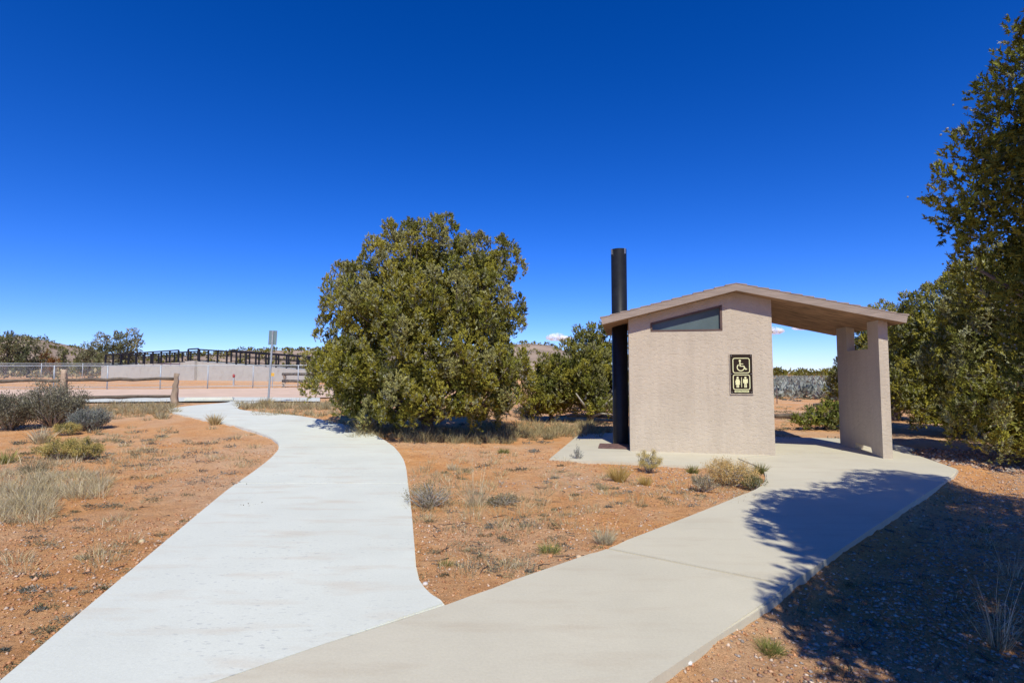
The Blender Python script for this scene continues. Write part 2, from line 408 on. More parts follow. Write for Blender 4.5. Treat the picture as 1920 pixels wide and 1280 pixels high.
def ground_z(x, y):
    i = int(np.clip(np.searchsorted(gx, x) - 1, 0, nx - 2)); j = int(np.clip(np.searchsorted(gy, y) - 1, 0, ny - 2))
    tx = (x - gx[i]) / (gx[i + 1] - gx[i]); ty = (y - gy[j]) / (gy[j + 1] - gy[j])
    return float((Z[j, i] * (1 - tx) + Z[j, i + 1] * tx) * (1 - ty) + (Z[j + 1, i] * (1 - tx) + Z[j + 1, i + 1] * tx) * ty)
def G(u, v):
    p = P(u, v, -0.045); p.z = ground_z(p.x, p.y); return p

def sheet(name, outline, mat, off, label, cat):
    bm = bmesh.new()
    # strip grid between near line and far line
    a, b = outline; n = 60
    a = resample([(*p[:2], 0) for p in a], n); b = resample([(*p[:2], 0) for p in b], n)
    rows = 8; vs = []
    for r in range(rows + 1):
        t = r / rows; q = a * (1 - t) + b * t
        vs.append([bm.verts.new((p[0], p[1], basef(p[0], p[1]) + off)) for p in q])
    for r in range(rows):
        for i in range(n - 1): bm.faces.new((vs[r][i], vs[r][i + 1], vs[r + 1][i + 1], vs[r + 1][i]))
    return tag(bmobj(name, bm, mat), label, cat, kind='structure')
sheet('gravel_road', (poly_w([(-500, 752), (0, 747), (330, 745), (600, 745), (720, 742)]), poly_w([(-500, 733), (0, 729.5), (330, 729), (600, 726), (720, 722)])), M['road'], 0.0, 'pinkish gravel road crossing behind the footpath', 'road')
ap = sheet('parking_apron', (poly_w([(120, 754), (250, 753.5), (330, 753), (430, 752), (505, 752), (600, 753)]), poly_w([(120, 746), (250, 745.5), (330, 745), (430, 744.5), (505, 745), (600, 746)])), M['white_concrete'], 0.012, 'pale concrete apron at the far end of the footpath', 'apron')

# ------------------------------------------------------------------ restroom building
RZ, RS, SL = 3.02, 1.95, 0.238
def zs(s): return RZ - SL * abs(s - RS)
W_, D_ = 2.60, 2.75
rb = empty('restroom_building'); rb.matrix_world = BM; rb.rotation_euler = (0, 0, ANG); rb.location = A0
tag(rb, 'small stucco restroom building with gabled roof and porch screen', 'building')
win = [(0.415, 2.30), (1.735, 2.30), (1.735, 2.795), (0.415, 2.475)]
bm = bmesh.new()
outer = [(0, -0.05), (W_, -0.05), (W_, zs(W_)), (RS, RZ), (0, zs(0))]
vo = [bm.verts.new((s, 0, z)) for s, z in outer]; vw = [bm.verts.new((s, 0, z)) for s, z in win]
es = [bm.edges.new((vo[i], vo[(i + 1) % 5])) for i in range(5)] + [bm.edges.new((vw[i], vw[(i + 1) % 4])) for i in range(4)]
bmesh.ops.triangle_fill(bm, use_beauty=True, edges=es)
vb = [bm.verts.new((s, D_, z)) for s, z in outer]
for i in range(5): bm.faces.new((vo[i], vb[i], vb[(i + 1) % 5], vo[(i + 1) % 5]))
bm.faces.new(vb)
vi = [bm.verts.new((s, 0.07, z)) for s, z in win]
for i in range(4): bm.faces.new((vw[i], vw[(i + 1) % 4], vi[(i + 1) % 4], vi[i]))
wall = bmobj('wall', bm, M['stucco'], rb)
# window
wi = empty('window'); wi.parent = rb
def frame_piece(a, b, wd, name='window_frame'):
    d = Vector((b[0] - a[0], 0, b[1] - a[1])); L = d.length; ang = -math.atan2(d.z, d.x)
    Mx = Matrix.Translation((a[0], 0, a[1])) @ Matrix.Rotation(ang, 4, 'Y')
    return box(name, 0.0, L, -0.008, 0.064, 0.0, wd, M['brown_metal'], wi, 0.003, Mx)
frame_piece((0.418, 2.302), (1.732, 2.302), 0.032); frame_piece((0.42, 2.437), (1.70, 2.749), 0.034)
box('window_frame', 1.695, 1.731, -0.010, 0.066, 2.336, 2.775, M['brown_metal'], wi, 0.003)
box('window_frame', 0.419, 0.450, -0.010, 0.066, 2.336, 2.465, M['brown_metal'], wi, 0.003)
bm = bmesh.new(); f = [bm.verts.new((s, 0.05, z)) for s, z in [(0.43, 2.315), (1.72, 2.315), (1.72, 2.78), (0.43, 2.47)]]; bm.faces.new(f)
bmesh.ops.extrude_face_region(bm, geom=bm.faces[:]); 
for v in f: v.co.y = 0.062
bmobj('pane', bm, M['frost_glass'], wi)
# roof
S0, S1, B0, B1, TH = -0.50, 4.70, -0.25, 3.0, 0.135
bm = bmesh.new()
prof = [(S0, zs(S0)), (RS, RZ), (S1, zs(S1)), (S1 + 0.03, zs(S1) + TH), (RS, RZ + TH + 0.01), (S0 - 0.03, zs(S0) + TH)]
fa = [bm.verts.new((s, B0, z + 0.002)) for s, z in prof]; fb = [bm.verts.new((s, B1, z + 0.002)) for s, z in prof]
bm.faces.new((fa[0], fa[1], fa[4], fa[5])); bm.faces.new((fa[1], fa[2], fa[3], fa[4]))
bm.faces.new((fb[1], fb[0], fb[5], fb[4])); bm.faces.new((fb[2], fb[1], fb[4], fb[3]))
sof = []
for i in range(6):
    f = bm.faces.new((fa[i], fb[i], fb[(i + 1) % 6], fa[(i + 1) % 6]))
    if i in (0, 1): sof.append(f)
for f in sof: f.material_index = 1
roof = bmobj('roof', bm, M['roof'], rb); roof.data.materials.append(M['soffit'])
# shingle courses cast into the roof, eave to ridge on both slopes
def courses(sa, sb, n, nm):
    for i in range(n):
        a = sa + (sb - sa) * i / n; b = sa + (sb - sa) * (i + 1.04) / n
        if i == n - 1: b = sb
        za = zs(a) + TH; zb_ = zs(b) + TH
        bm = bmesh.new(); rr = random.Random(i + n)
        k = 12; up = 0.028
        rows = []
        for j in range(k + 1):
            y = B0 - 0.006 + (B1 - B0 + 0.012) * j / k; jt = (rr.random() - 0.5) * 0.012
            rows.append([bm.verts.new((a + jt, y, za + 0.000)), bm.verts.new((a + jt, y, za + up + jt * 0.5)), bm.verts.new((b, y, zb_ + 0.008)), bm.verts.new((b, y, zb_ - 0.0))])
        for j in range(k):
            for q in range(4): bm.faces.new((rows[j][q], rows[j + 1][q], rows[j + 1][(q + 1) % 4], rows[j][(q + 1) % 4]))
        bm.faces.new(rows[0]); bm.faces.new(rows[-1][::-1])
        bmobj('shingle_course', bm, M['roof'], roof)
courses(S0 - 0.04, RS, 13, 0); courses(S1 + 0.04, RS, 15, 1)
# porch screen wall with notch and foot gap
bm = bmesh.new()
c0 = 4.36; c1 = 4.51
def prism(bm, poly, s0, s1):
    a = [bm.verts.new((s0, b, z)) for b, z in poly]; c = [bm.verts.new((s1, b, z)) for b, z in poly]
    n = len(poly); es = [bm.edges.new((a[i], a[(i + 1) % n])) for i in range(n)]
    bmesh.ops.triangle_fill(bm, use_beauty=True, edges=es)
    es = [bm.edges.new((c[i], c[(i + 1) % n])) for i in range(n)]
    bmesh.ops.triangle_fill(bm, use_beauty=True, edges=es)
    for i in range(n): bm.faces.new((a[i], a[(i + 1) % n], c[(i + 1) % n], c[i]))
zt = zs(c0) + 0.004
prism(bm, [(0, -0.03), (0, zt), (0.44, zt), (0.44, 1.95), (1.41, 1.95), (1.41, zt), (1.93, zt), (1.93, -0.03), (1.22, -0.03), (1.14, 0.13), (0.47, 0.13), (0.39, -0.03)], c0, c1)
bmobj('porch_screen', bm, M['stucco'], rb)
# door on the porch side
dr = box('door', W_ + 0.002, W_ + 0.045, 0.75, 1.70, 0.02, 2.10, M['door'], rb, 0.004)
box('door_handle', W_ + 0.046, W_ + 0.10, 0.83, 0.95, 1.0, 1.03, M['bracket'], dr, 0.004)

# vent pipe
vp = empty('vent_pipe', (*loc2(-0.182, 1.0), 0)); tag(vp, 'tall black vent pipe rising past the eave of the restroom', 'vent pipe')
r_ = 0.166; H_ = 4.17; seg = 40
def ringv(r, z): return [(r * math.cos(2 * math.pi * k / seg), r * math.sin(2 * math.pi * k / seg), z) for k in range(seg)]
bm = bmesh.new(); rings = [[bm.verts.new(v) for v in ringv(r, z)] for r, z in ((r_, 0.0), (r_, H_), (r_ - 0.012, H_), (r_ - 0.012, H_ - 0.6))]
for a, b in zip(rings, rings[1:]):
    for k in range(seg): bm.faces.new((a[k], a[(k + 1) % seg], b[(k + 1) % seg], b[k]))
bm.faces.new(rings[-1])
bmobj('pipe', bm, M['black_pipe'], vp, smooth=True)
for a in (R(-90 - 75), R(-90 - 15 + 55), R(60)):
    Mx = Matrix.Rotation(a, 4, 'Z') @ Matrix.Translation((r_, 0, H_ - 0.06))
    box('bracket', -0.004, 0.008, -0.018, 0.018, -0.055, 0.065, M['bracket'], vp, 0.002, Mx)
# vault cover
vc = empty('vault_cover', (*loc2(-0.36, 0.42), 0.0), ANG); tag(vc, 'rusty brown steel vault cover plate beside the vent pipe', 'cover plate')
box('plate', -0.26, 0.335, -0.20, 0.36, 0.0, 0.035, M['hatch'], vc, 0.006)
bm = bmesh.new(); bm_box(bm, -0.05, 0.05, -0.15, -0.13, 0.036, 0.05); bmobj('lift_handle', bm, M['brown_metal'], vc)

# wall sign
sg = empty('restroom_sign', loc2(2.045, -0.012) + (1.485,), ANG); tag(sg, 'dark brown restroom sign with wheelchair and people symbols on stucco wall', 'sign')
hw, hh = 0.192, 0.365
box('sign_plate', -hw, hw, -0.012, 0.008, -hh, hh, M['sign_brown'], sg, 0.002)
for nm, a in (('border', (-hw - 0.012, -hw - 0.001, -hh - 0.012, hh + 0.012)), ('border', (hw + 0.001, hw + 0.018, -hh - 0.012, hh + 0.012)), ('border', (-hw - 0.0005, hw + 0.0005, hh + 0.001, hh + 0.014)), ('border', (-hw - 0.0005, hw + 0.0005, -hh - 0.014, -hh - 0.001))):
    box(nm, a[0], a[1], -0.010, 0.011, a[2], a[3], M['stucco'], sg)
def flat(bm, pts, y=-0.0145, th=0.0022):
    a = [bm.verts.new((x, y, z)) for x, z in pts]; b = [bm.verts.new((x, y + th, z)) for x, z in pts]
    n = len(pts); bm.faces.new(a)
    for i in range(n): bm.faces.new((a[i], b[i], b[(i + 1) % n], a[(i + 1) % n]))
def band(bm, pts, w, closed=False):
    """polyline stroke of width w"""
    n = len(pts); L_ = []; Rr = []
    for i in range(n):
        p0 = pts[(i - 1) % n] if (closed or i > 0) else pts[i]; p1 = pts[(i + 1) % n] if (closed or i < n - 1) else pts[i]
        dx, dz = p1[0] - p0[0], p1[1] - p0[1]; l = math.hypot(dx, dz) or 1; nx_, nz_ = -dz / l * w / 2, dx / l * w / 2
        L_.append((pts[i][0] + nx_, pts[i][1] + nz_)); Rr.append((pts[i][0] - nx_, pts[i][1] - nz_))
    for i in range(n if closed else n - 1):
        j = (i + 1) % n; flat(bm, [L_[i], L_[j], Rr[j], Rr[i]])
def rrect(cx, cz, w, h, r, k=5):
    o = []
    for (sx, sz, a0) in ((1, 1, 0), (-1, 1, 90), (-1, -1, 180), (1, -1, 270)):
        for i in range(k + 1):
            a = R(a0 + 90 * i / k); o.append((cx + sx * (w / 2 - r) + r * math.cos(a), cz + sz * (h / 2 - r) + r * math.sin(a)))
    return o
def circ(cx, cz, r, a0=0, a1=360, k=20): return [(cx + r * math.cos(R(a0 + (a1 - a0) * i / k)), cz + r * math.sin(R(a0 + (a1 - a0) * i / k))) for i in range(k + 1)]
for cz in (0.158, -0.152):
    bm = bmesh.new(); band(bm, rrect(0, cz, 0.288, 0.272, 0.035), 0.014, True); bmobj('symbol_frame', bm, M['sign_cream'], sg)
bm = bmesh.new(); cz = 0.158
flat(bm, circ(-0.022, cz + 0.088, 0.02)[:-1]); band(bm, [(-0.022, cz + 0.064), (-0.018, cz - 0.012), (0.045, cz - 0.012), (0.075, cz - 0.072), (0.10, cz - 0.062)], 0.022)
band(bm, [(-0.018, cz + 0.03), (0.036, cz + 0.03)], 0.014)
band(bm, circ(-0.008, cz - 0.035, 0.062, 125, 350), 0.017); bmobj('wheelchair_symbol', bm, M['sign_cream'], sg)
def figure(cx, cz, skirt, nm):
    bm = bmesh.new(); flat(bm, circ(cx, cz + 0.085, 0.019)[:-1])
    if skirt: flat(bm, [(cx - 0.024, cz + 0.06), (cx - 0.046, cz - 0.005), (cx - 0.034, cz - 0.012), (cx - 0.022, cz + 0.02), (cx - 0.042, cz - 0.045), (cx + 0.042, cz - 0.045), (cx + 0.022, cz + 0.02), (cx + 0.034, cz - 0.012), (cx + 0.046, cz - 0.005), (cx + 0.024, cz + 0.06)])
    else: flat(bm, [(cx - 0.040, cz + 0.06), (cx - 0.042, cz - 0.015), (cx - 0.026, cz - 0.015), (cx - 0.024, cz + 0.02), (cx - 0.022, cz - 0.04), (cx + 0.022, cz - 0.04), (cx + 0.024, cz + 0.02), (cx + 0.026, cz - 0.015), (cx + 0.042, cz - 0.015), (cx + 0.040, cz + 0.06)])
    for d in (-0.012, 0.012): flat(bm, [(cx + d - 0.0095, cz - 0.0452), (cx + d - 0.0095, cz - 0.10), (cx + d + 0.0095, cz - 0.10), (cx + d + 0.0095, cz - 0.0452)])
    bmobj(nm, bm, M['sign_cream'], sg)
figure(-0.068, -0.152, True, 'woman_symbol'); figure(0.068, -0.152, False, 'man_symbol')
bm = bmesh.new(); flat(bm, [(-0.005, -0.06), (-0.005, -0.245), (0.005, -0.245), (0.005, -0.06)]); bmobj('divider', bm, M['sign_cream'], sg)
bm = bmesh.new(); flat(bm, [(-0.125, -0.308), (-0.125, -0.340), (0.125, -0.340), (0.125, -0.308)]); bmobj('text_strip', bm, M['sign_cream'], sg)
tcv = bpy.data.curves.new('lettering', 'FONT'); tcv.body = 'RESTROOM'; tcv.size = 0.034; tcv.align_x = 'CENTER'; tcv.align_y = 'CENTER'; tcv.extrude = 0.0008
to_ = bpy.data.objects.new('lettering_tmp', tcv); col.objects.link(to_)
dg = bpy.context.evaluated_depsgraph_get(); tm = bpy.data.meshes.new_from_object(to_.evaluated_get(dg)); bpy.data.objects.remove(to_)
tm.transform(Matrix.Translation((0, -0.0155, -0.324)) @ Matrix.Rotation(R(90), 4, 'X') @ Matrix.Scale(1.25, 4, (1, 0, 0)))
tm.materials.clear(); link('lettering', tm, M['sign_green'], sg)
for x in (-hw + 0.022, hw - 0.022):
    for z in (-hh + 0.025, 0.003, hh - 0.022):
        bm = bmesh.new(); flat(bm, circ(x, z, 0.008, k=10)[:-1], y=-0.0155, th=0.003); bmobj('screw', bm, M['screw'], sg)

# ------------------------------------------------------------------ vegetation generators
def unit(v): return v / (np.linalg.norm(v, axis=-1, keepdims=True) + 1e-9)
def sprays(pos, dirs, length, width, colr, rng):
    """diamond-shaped leaf sprays: pos, dirs (n,3); returns V, F, C"""
    n = len(pos); d = unit(dirs); r = unit(np.cross(d, rng.normal(size=(n, 3))))
    L = length[:, None]; w = width[:, None]
    V = np.empty((n, 4, 3)); V[:, 0] = pos; V[:, 1] = pos + d * L * 0.5 + r * w * 0.5; V[:, 2] = pos + d * L; V[:, 3] = pos + d * L * 0.5 - r * w * 0.5
    Fc = np.arange(n * 4).reshape(n, 4)
    return V.reshape(-1, 3), Fc, np.repeat(colr, 4, axis=0)
def spikes(pos, dirs, face, length, width, colr, rng):
    """scale-leaf twig tips: slim triangles whose faces look outward"""
    n = len(pos); d = unit(dirs); rr = unit(np.cross(d, face + rng.normal(size=(n, 3)) * 0.55)); L = length[:, None]; w = width[:, None]
    V = np.stack([pos - rr * w * 0.5, pos + rr * w * 0.5, pos + d * L], 1)
    return V.reshape(-1, 3), np.arange(n * 3).reshape(n, 3), np.repeat(colr, 3, axis=0)
OLIVE = np.array([[0.285, 0.26, 0.035], [0.21, 0.21, 0.032], [0.36, 0.315, 0.046], [0.32, 0.30, 0.10], [0.145, 0.15, 0.028]])
def crown_mesh(name, lobes, rng, nsub, ntuft, nspr, sub_r, leaf, pal=OLIVE, palw=(.3, .25, .2, .15, .1), up=0.55, inner=0.15, elong=1.35, berries=0, pale=0.25, nfill=None, fill=0.06, pit=-0.9, space=1.7, fillr=0.55):
    lobes = np.array(lobes, float)          # x,y,z,rx,ry,rz
    area = (lobes[:, 3] * lobes[:, 4] + lobes[:, 3] * lobes[:, 5]); pl = area / area.sum()
    subs = []; outs = []
    tries = 0
    while len(subs) < nsub and tries < nsub * 25:
        tries += 1
        k = rng.choice(len(lobes), p=pl); d = unit(rng.normal(size=3)); 
        if d[2] < -0.55: continue
        fr = 0.97 - (rng.random() ** 2) * 0.3 if rng.random() > inner else 0.3 + 0.4 * rng.random()
        p = lobes[k, :3] + d * lobes[k, 3:] * fr
        q = (p - lobes[:, :3]) / lobes[:, 3:]; ins = (np.linalg.norm(q, axis=1) < 0.72); ins[k] = False
        if ins.any() and rng.random() > inner: continue
        if p[2] < 0.15: continue
        if rng.random() < 0.22: p = p + d * lobes[k, 3:] * 0.13 + np.array([0, 0, 0.05])
        ps = p / (sub_r * 7.5); gq = math.sin(5.1 * ps[0] + 1.3 * ps[2]) + math.sin(4.7 * ps[1] - 2.1 * ps[0] + 1) + math.sin(5.3 * ps[2] + 1.7 * ps[1] + 2)
        if gq < pit: continue
        if subs and space and (np.sum((np.array(subs) - p) ** 2, axis=1) < (space * sub_r) ** 2).any(): continue
        subs.append(p); outs.append(d)
    subs = np.array(subs); outs = np.array(outs); ns = len(subs)
    sr = sub_r * (0.65 + 0.7 * rng.random(ns))
    subcol = pal[rng.choice(len(pal), ns, p=palw)] * (0.85 + 0.3 * rng.random((ns, 1)))
    # tufts on each sub clump
    si = np.repeat(np.arange(ns), ntuft); nt_ = len(si)
    td = unit(rng.normal(size=(nt_, 3)) + outs[si] * 0.7 + np.array([0, 0, 0.45]))
    tp = subs[si] + td * sr[si][:, None] * (0.45 + 0.55 * rng.random((nt_, 1)) ** 0.5) * np.array([1, 1, elong])
    tcol = subcol[si] * (0.8 + 0.4 * rng.random((nt_, 1)))
    isp = rng.random(nt_) < pale
    tcol[isp] = np.array([0.34, 0.335, 0.17]) * (0.8 + 0.4 * rng.random((isp.sum(), 1)))
    ti = np.repeat(np.arange(nt_), nspr); n = len(ti)
    twd = unit(td * 0.7 + np.array([0, 0, up * 1.3]) + rng.normal(size=(nt_, 3)) * 0.35)      # each tuft is a short feathery twig
    sdv = unit(rng.normal(size=(n, 3)) * 0.5 + twd[ti] * 0.85)
    sp = tp[ti] + twd[ti] * (rng.random((n, 1)) * 2.4 - 0.6) * leaf + rng.normal(size=(n, 3)) * leaf * 0.16
    L = leaf * (0.6 + 0.8 * rng.random(n)); w = L * (0.34 + 0.2 * rng.random(n))
    V, Fc, C = spikes(sp, sdv, td[ti] + np.array([0, 0, 0.3]), L, w, tcol[ti] * (0.85 + 0.3 * rng.random((n, 1))), rng)
    nf = nfill if nfill is not None else nsub * 50
    kf = rng.choice(len(lobes), nf, p=pl); fd = unit(rng.normal(size=(nf, 3)))
    fp_ = lobes[kf, :3] + fd * lobes[kf, 3:] * (fillr * rng.random((nf, 1)) ** 0.4); fp_[:, 2] = np.maximum(fp_[:, 2], 0.2)
    Lf = fill * (0.6 + 0.8 * rng.random(nf))
    V2, F2, C2 = spikes(fp_, rng.normal(size=(nf, 3)), rng.normal(size=(nf, 3)), Lf * 1.3, Lf * 0.8, pal[rng.choice(len(pal), nf, p=palw)] * 0.9, rng)
    me = npmesh(name, np.concatenate([V, V2]), np.concatenate([Fc, F2 + len(V)]), np.concatenate([C, C2]))
    return me, subs, outs
def limb_items(subs, lobes, rng, trunk_r, base_z=0.0, nlimb=70, lean=(0, 0)):
    lobes = np.array(lobes, float); items = []
    c = np.array([lean[0], lean[1], max(0.5, lobes[:, 2].min() * 0.8)])
    items.append(([(0, 0, -0.15), (0.02, 0, 0.12), (c[0] * .5, c[1] * .5, c[2] * 0.55), tuple(c)], [trunk_r * 1.35, trunk_r * 1.05, trunk_r * 0.85, trunk_r * 0.7]))
    for lb in lobes:
        e = lb[:3]; m = (c + e) / 2 + rng.normal(size=3) * 0.12 - np.array([0, 0, 0.05 * np.linalg.norm(e - c)])
        items.append(([c * 0.8 + np.array([0, 0, -0.1]), (c * 2 + m) / 3 + rng.normal(size=3) * .04, m, e], [trunk_r * 0.5, trunk_r * 0.42, trunk_r * 0.3, trunk_r * 0.14]))
    for i in rng.choice(len(subs), min(nlimb, len(subs)), replace=False):
        k = np.argmin(np.linalg.norm(lobes[:, :3] - subs[i], axis=1)); a = lobes[k, :3] * 0.75 + c * 0.25
        items.append(([a, (a + subs[i]) / 2 + rng.normal(size=3) * 0.07, subs[i]], [trunk_r * 0.16, trunk_r * 0.11, trunk_r * 0.05]))
    return items
def juniper(label, loc, lobes, seed, trunk_r=0.14, nsub=300, ntuft=40, nspr=9, sub_r=0.30, leaf=0.09, group=None, name='juniper_tree', **kw):
    rng = np.random.default_rng(seed)
    t = empty(name, loc); tag(t, label, 'tree', group)
    me, subs, outs = crown_mesh('crown', lobes, rng, nsub, ntuft, nspr, sub_r, leaf, **kw)
    link('crown', me, M['leaf'], t)
    link('trunk', tubes_mesh('trunk', limb_items(subs, lobes, rng, trunk_r), 7, jit=0.25, rng=rng), M['bark'], t)
    return t, subs, outs
def copy_tree(src, loc, rz, sc, label, group=None):
    c = src.copy(); col.objects.link(c); c.location = loc; c.rotation_euler = (0, 0, rz); c.scale = (sc, sc, sc)
    c['label'] = label
    if 'group' in c: del c['group']
    if group: c['group'] = group
    for ch in list(src.children):
        d = ch.copy(); col.objects.link(d); d.parent = c
    return c
def add_berries(tree, subs, outs, n, rng, r=0.009, spread=0.22):
    ico = bmesh.new(); bmesh.ops.create_icosphere(ico, subdivisions=1, radius=1.0)
    v0 = np.array([v.co[:] for v in ico.verts]); f0 = np.array([[v.index for v in f.verts] for f in ico.faces]); ico.free()
    i = rng.choice(len(subs), n); p = subs[i] + outs[i] * spread * (0.7 + 0.5 * rng.random((n, 1))) + rng.normal(size=(n, 3)) * spread * 0.35
    V = (v0[None] * (r * (0.7 + 0.6 * rng.random((n, 1, 1)))) + p[:, None]).reshape(-1, 3)
    Fc = (f0[None] + (np.arange(n) * len(v0))[:, None, None]).reshape(-1, 3)
    C = np.repeat(np.array([[0.33, 0.36, 0.40]]) * (0.7 + 0.5 * rng.random((n, 1))), len(v0), axis=0)
    o = link('berries', npmesh('berries', V, Fc, C, True), M['flower'], tree); o['kind'] = 'stuff'
    return o

# central juniper
k = 0.0121
def lob(u, v, r, y=0.0, ry=None, rz=None, u0=800, v0=815, k=k): return ((u - u0) * k, y, (v0 - v) * k, r, ry or r, rz or r)
LC = [lob(800, 478, 0.82, 0), lob(760, 520, 0.95, -0.4), lob(906, 496, 0.80, 0.1), lob(645, 545, 0.62, 0.3), lob(690, 520, 0.45, 0.3), lob(712, 575, 0.80, -0.5), lob(622, 655, 0.68, 0.4),
      lob(625, 700, 0.70, 0.2), lob(655, 735, 0.62, -0.1), lob(700, 690, 0.85, -0.5), lob(790, 610, 1.05, -0.9), lob(880, 585, 1.0, -0.5), lob(925, 590, 0.70, 0.4), lob(935, 655, 0.68, 0.2),
      lob(945, 700, 0.62, -0.3), lob(890, 700, 0.9, -0.85), lob(800, 715, 0.85, -1.0), lob(840, 560, 1.0, 0.9), lob(700, 610, 1.0, 1.0), lob(880, 690, 0.9, 1.0), lob(740, 730, 0.8, 0.6), lob(935, 745, 0.45, -0.8), lob(870, 755, 0.45, -0.95), lob(720, 768, 0.42, -0.35), lob(660, 765, 0.40, 0.1), lob(900, 768, 0.42, -0.3), lob(780, 762, 0.40, -0.8)]
ct, csub, cout = juniper('large round-crowned juniper in the middle beside the footpath', G(800, 815), LC, 3, trunk_r=0.17, nsub=700, ntuft=46, nspr=20, sub_r=0.16, leaf=0.042, inner=0.0, pale=0.24, elong=1.45, space=1.95, nfill=60000, fill=0.06)
rng = np.random.default_rng(5); add_berries(ct, csub, cout, 2200, rng, 0.011, 0.12)
# smaller junipers between it and the vent pipe
def simple_lobes(rng, w, h, n, z0=0.35):
    o = []
    for i in range(n):
        a = rng.random() * 6.283; q = rng.random() ** 0.6; z = z0 + (h - z0) * (0.12 + 0.76 * rng.random()); sh = math.sin(math.pi * min(1, 0.18 + 0.75 * (z / h))) ** 0.6
        r = w * (0.26 + 0.16 * rng.random()); o.append((math.cos(a) * q * (w - r) * sh, math.sin(a) * q * (w - r) * sh, min(z, h - r * 0.9), r, r, r * 1.1))
    return o
GREEN2 = np.array([[0.27, 0.255, 0.036], [0.2, 0.205, 0.032], [0.34, 0.3, 0.046], [0.27, 0.26, 0.08], [0.14, 0.155, 0.028]])
p = at(1105, 700, 17.0); q = Vector((p.x, 17.0, 0)); q.z = ground_z(q.x, q.y)
rg = np.random.default_rng(21)
t2, s2, _ = juniper('spreading juniper with bare grey branches left of the vent pipe', q, [(-.7, 0, 1.5, .75, .8, .75), (0.1, -.2, 2.0, .8, .8, .75), (.55, 0.1, 2.2, .7, .8, .65), (-.5, -.5, 0.95, .65, .6, .55), (.8, -.3, 1.35, .6, .6, .6), (0, .5, 1.6, .8, .8, .8), (-.1, -.7, 1.3, .6, .5, .5), (-1.2, -.1, .8, .7, .6, .6), (.1, -.5, .6, .7, .6, .4), (.9, -.2, .7, .6, .6, .5)], 22, 0.11, 300, 34, 18, 0.17, 0.052, pal=GREEN2, pale=0.12)
link('bare_branch', tubes_mesh('bare_branch', [([(0, -.3, .15), (-.25, -.8, .55), (-.55, -1.0, .95)], [.05, .035, .015]), ([(.05, -.3, .2), (.4, -.9, .65), (.75, -1.1, .98)], [.05, .04, .015]), ([(0, -.4, .2), (.2, -1.0, .35), (.5, -1.1, .33)], [.04, .03, .012])], 6), M['deadwood'], t2)
p = at(1032, 700, 17.5); q = Vector((p.x, 17.5, ground_z(p.x, 17.5)))
juniper('small yellow-green juniper touching the right side of the big juniper', q, [(0, 0, 1.15, .55, .6, .6), (-.35, -.2, .7, .6, .5, .5), (.45, -.1, .75, .6, .5, .5), (0.1, 0, 1.45, .4, .4, .4), (.7, .1, 1.15, .5, .5, .5), (-.1, -.2, .4, .7, .5, .3)], 25, 0.07, 160, 32, 16, 0.15, 0.048, pal=np.array([[0.24, 0.195, 0.025], [0.18, 0.165, 0.025], [0.29, 0.23, 0.035], [0.22, 0.19, 0.05], [0.13, 0.12, 0.02]]), pale=0.05)
# right: trees behind the porch
def on(x, y): return Vector((x, y, ground_z(x, y)))
rg = np.random.default_rng(31)
ta, sa_, oa_ = juniper('broad juniper directly behind the right end of the porch roof', on(11.3, 13.6), [(-.9, 0, 2.6, .75, .9, .8), (.1, 0, 3.15, .8, .9, .8), (-.7, -.4, 1.6, .9, .9, .8), (.7, -.3, 2.2, .95, .9, .9), (.2, -.8, 1.2, 1.0, .8, .8), (1.3, -.2, 1.3, .9, .9, .8), (-.2, .6, 2.0, 1.1, 1., 1.), (-1.2, -.3, .95, .7, .7, .6), (.3, -.7, .5, .9, .6, .45), (1.4, -.3, .5, .8, .6, .45), (-.8, -.5, .5, .7, .6, .4)], 32, 0.16, 420, 34, 16, 0.17, 0.05)
copy_tree(ta, on(12.6, 17.6), 2.2, 0.93, 'juniper seen through the porch opening beside the screen wall')
tc_, sc_, oc_ = juniper('dense juniper at the right edge beyond the gravel', on(8.9, 9.4), [(-.5, 0, 2.9, .6, .7, .65), (.2, .1, 3.3, .6, .7, .55), (-.3, -.3, 2.1, .85, .8, .75), (.6, -.2, 2.5, .9, .9, .8), (-.2, -.4, 1.2, 1.0, .8, .75), (.9, -.3, 1.4, .9, .9, .8), (.3, .5, 1.8, 1.1, 1, 1), (-.55, -.2, .75, .7, .7, .5), (-.1, -.6, .5, .8, .6, .45), (.9, -.5, .5, .8, .6, .45)], 33, 0.15, 460, 34, 16, 0.155, 0.044)
copy_tree(tc_, on(12.2, 11.0), 1.9, 1.12, 'juniper half hidden behind the right edge junipers')
# near tree on the right, and its neighbour beside the photographer, whose shadows fall on the path
LN = [(-.35, 0, 3.4, .65, .55, .7), (-.3, 0, 2.7, .6, .5, .5), (-.95, -.1, 3.25, .60, .45, .6), (-.6, -.1, 3.95, .55, .45, .55), (-.15, 0, 4.45, .6, .5, .5), (-.75, -.1, 2.65, .58, .45, .5), (.5, 0, 3.9, .9, .9, .9), (.3, -.3, 3.0, 1., .9, .8), (1.2, .1, 3.0, .9, .9, .9), (.4, .4, 2.2, .9, .9, .6), (.9, .2, 4.6, .6, .7, .6), (.75, .1, 1.4, .6, .7, .5)]
LN = [tuple(0.84 * q for q in l) for l in LN] + [(1.5, .2, 4.2, .75, .7, .6), (2.0, .1, 4.9, .7, .7, .6), (2.2, .1, 3.7, .8, .8, .7)]
tn, sn_, on_ = juniper('tall dark juniper cut by the right edge, closest to camera', on(4.06, 3.3), LN, 41, 0.17, 900, 26, 22, 0.14, 0.025, pal=OLIVE * np.array([.68, .78, .85]), pale=0.08, up=0.45, nfill=90000, fill=0.024, pit=-3.0, space=1.0, fillr=0.88, elong=1.5)
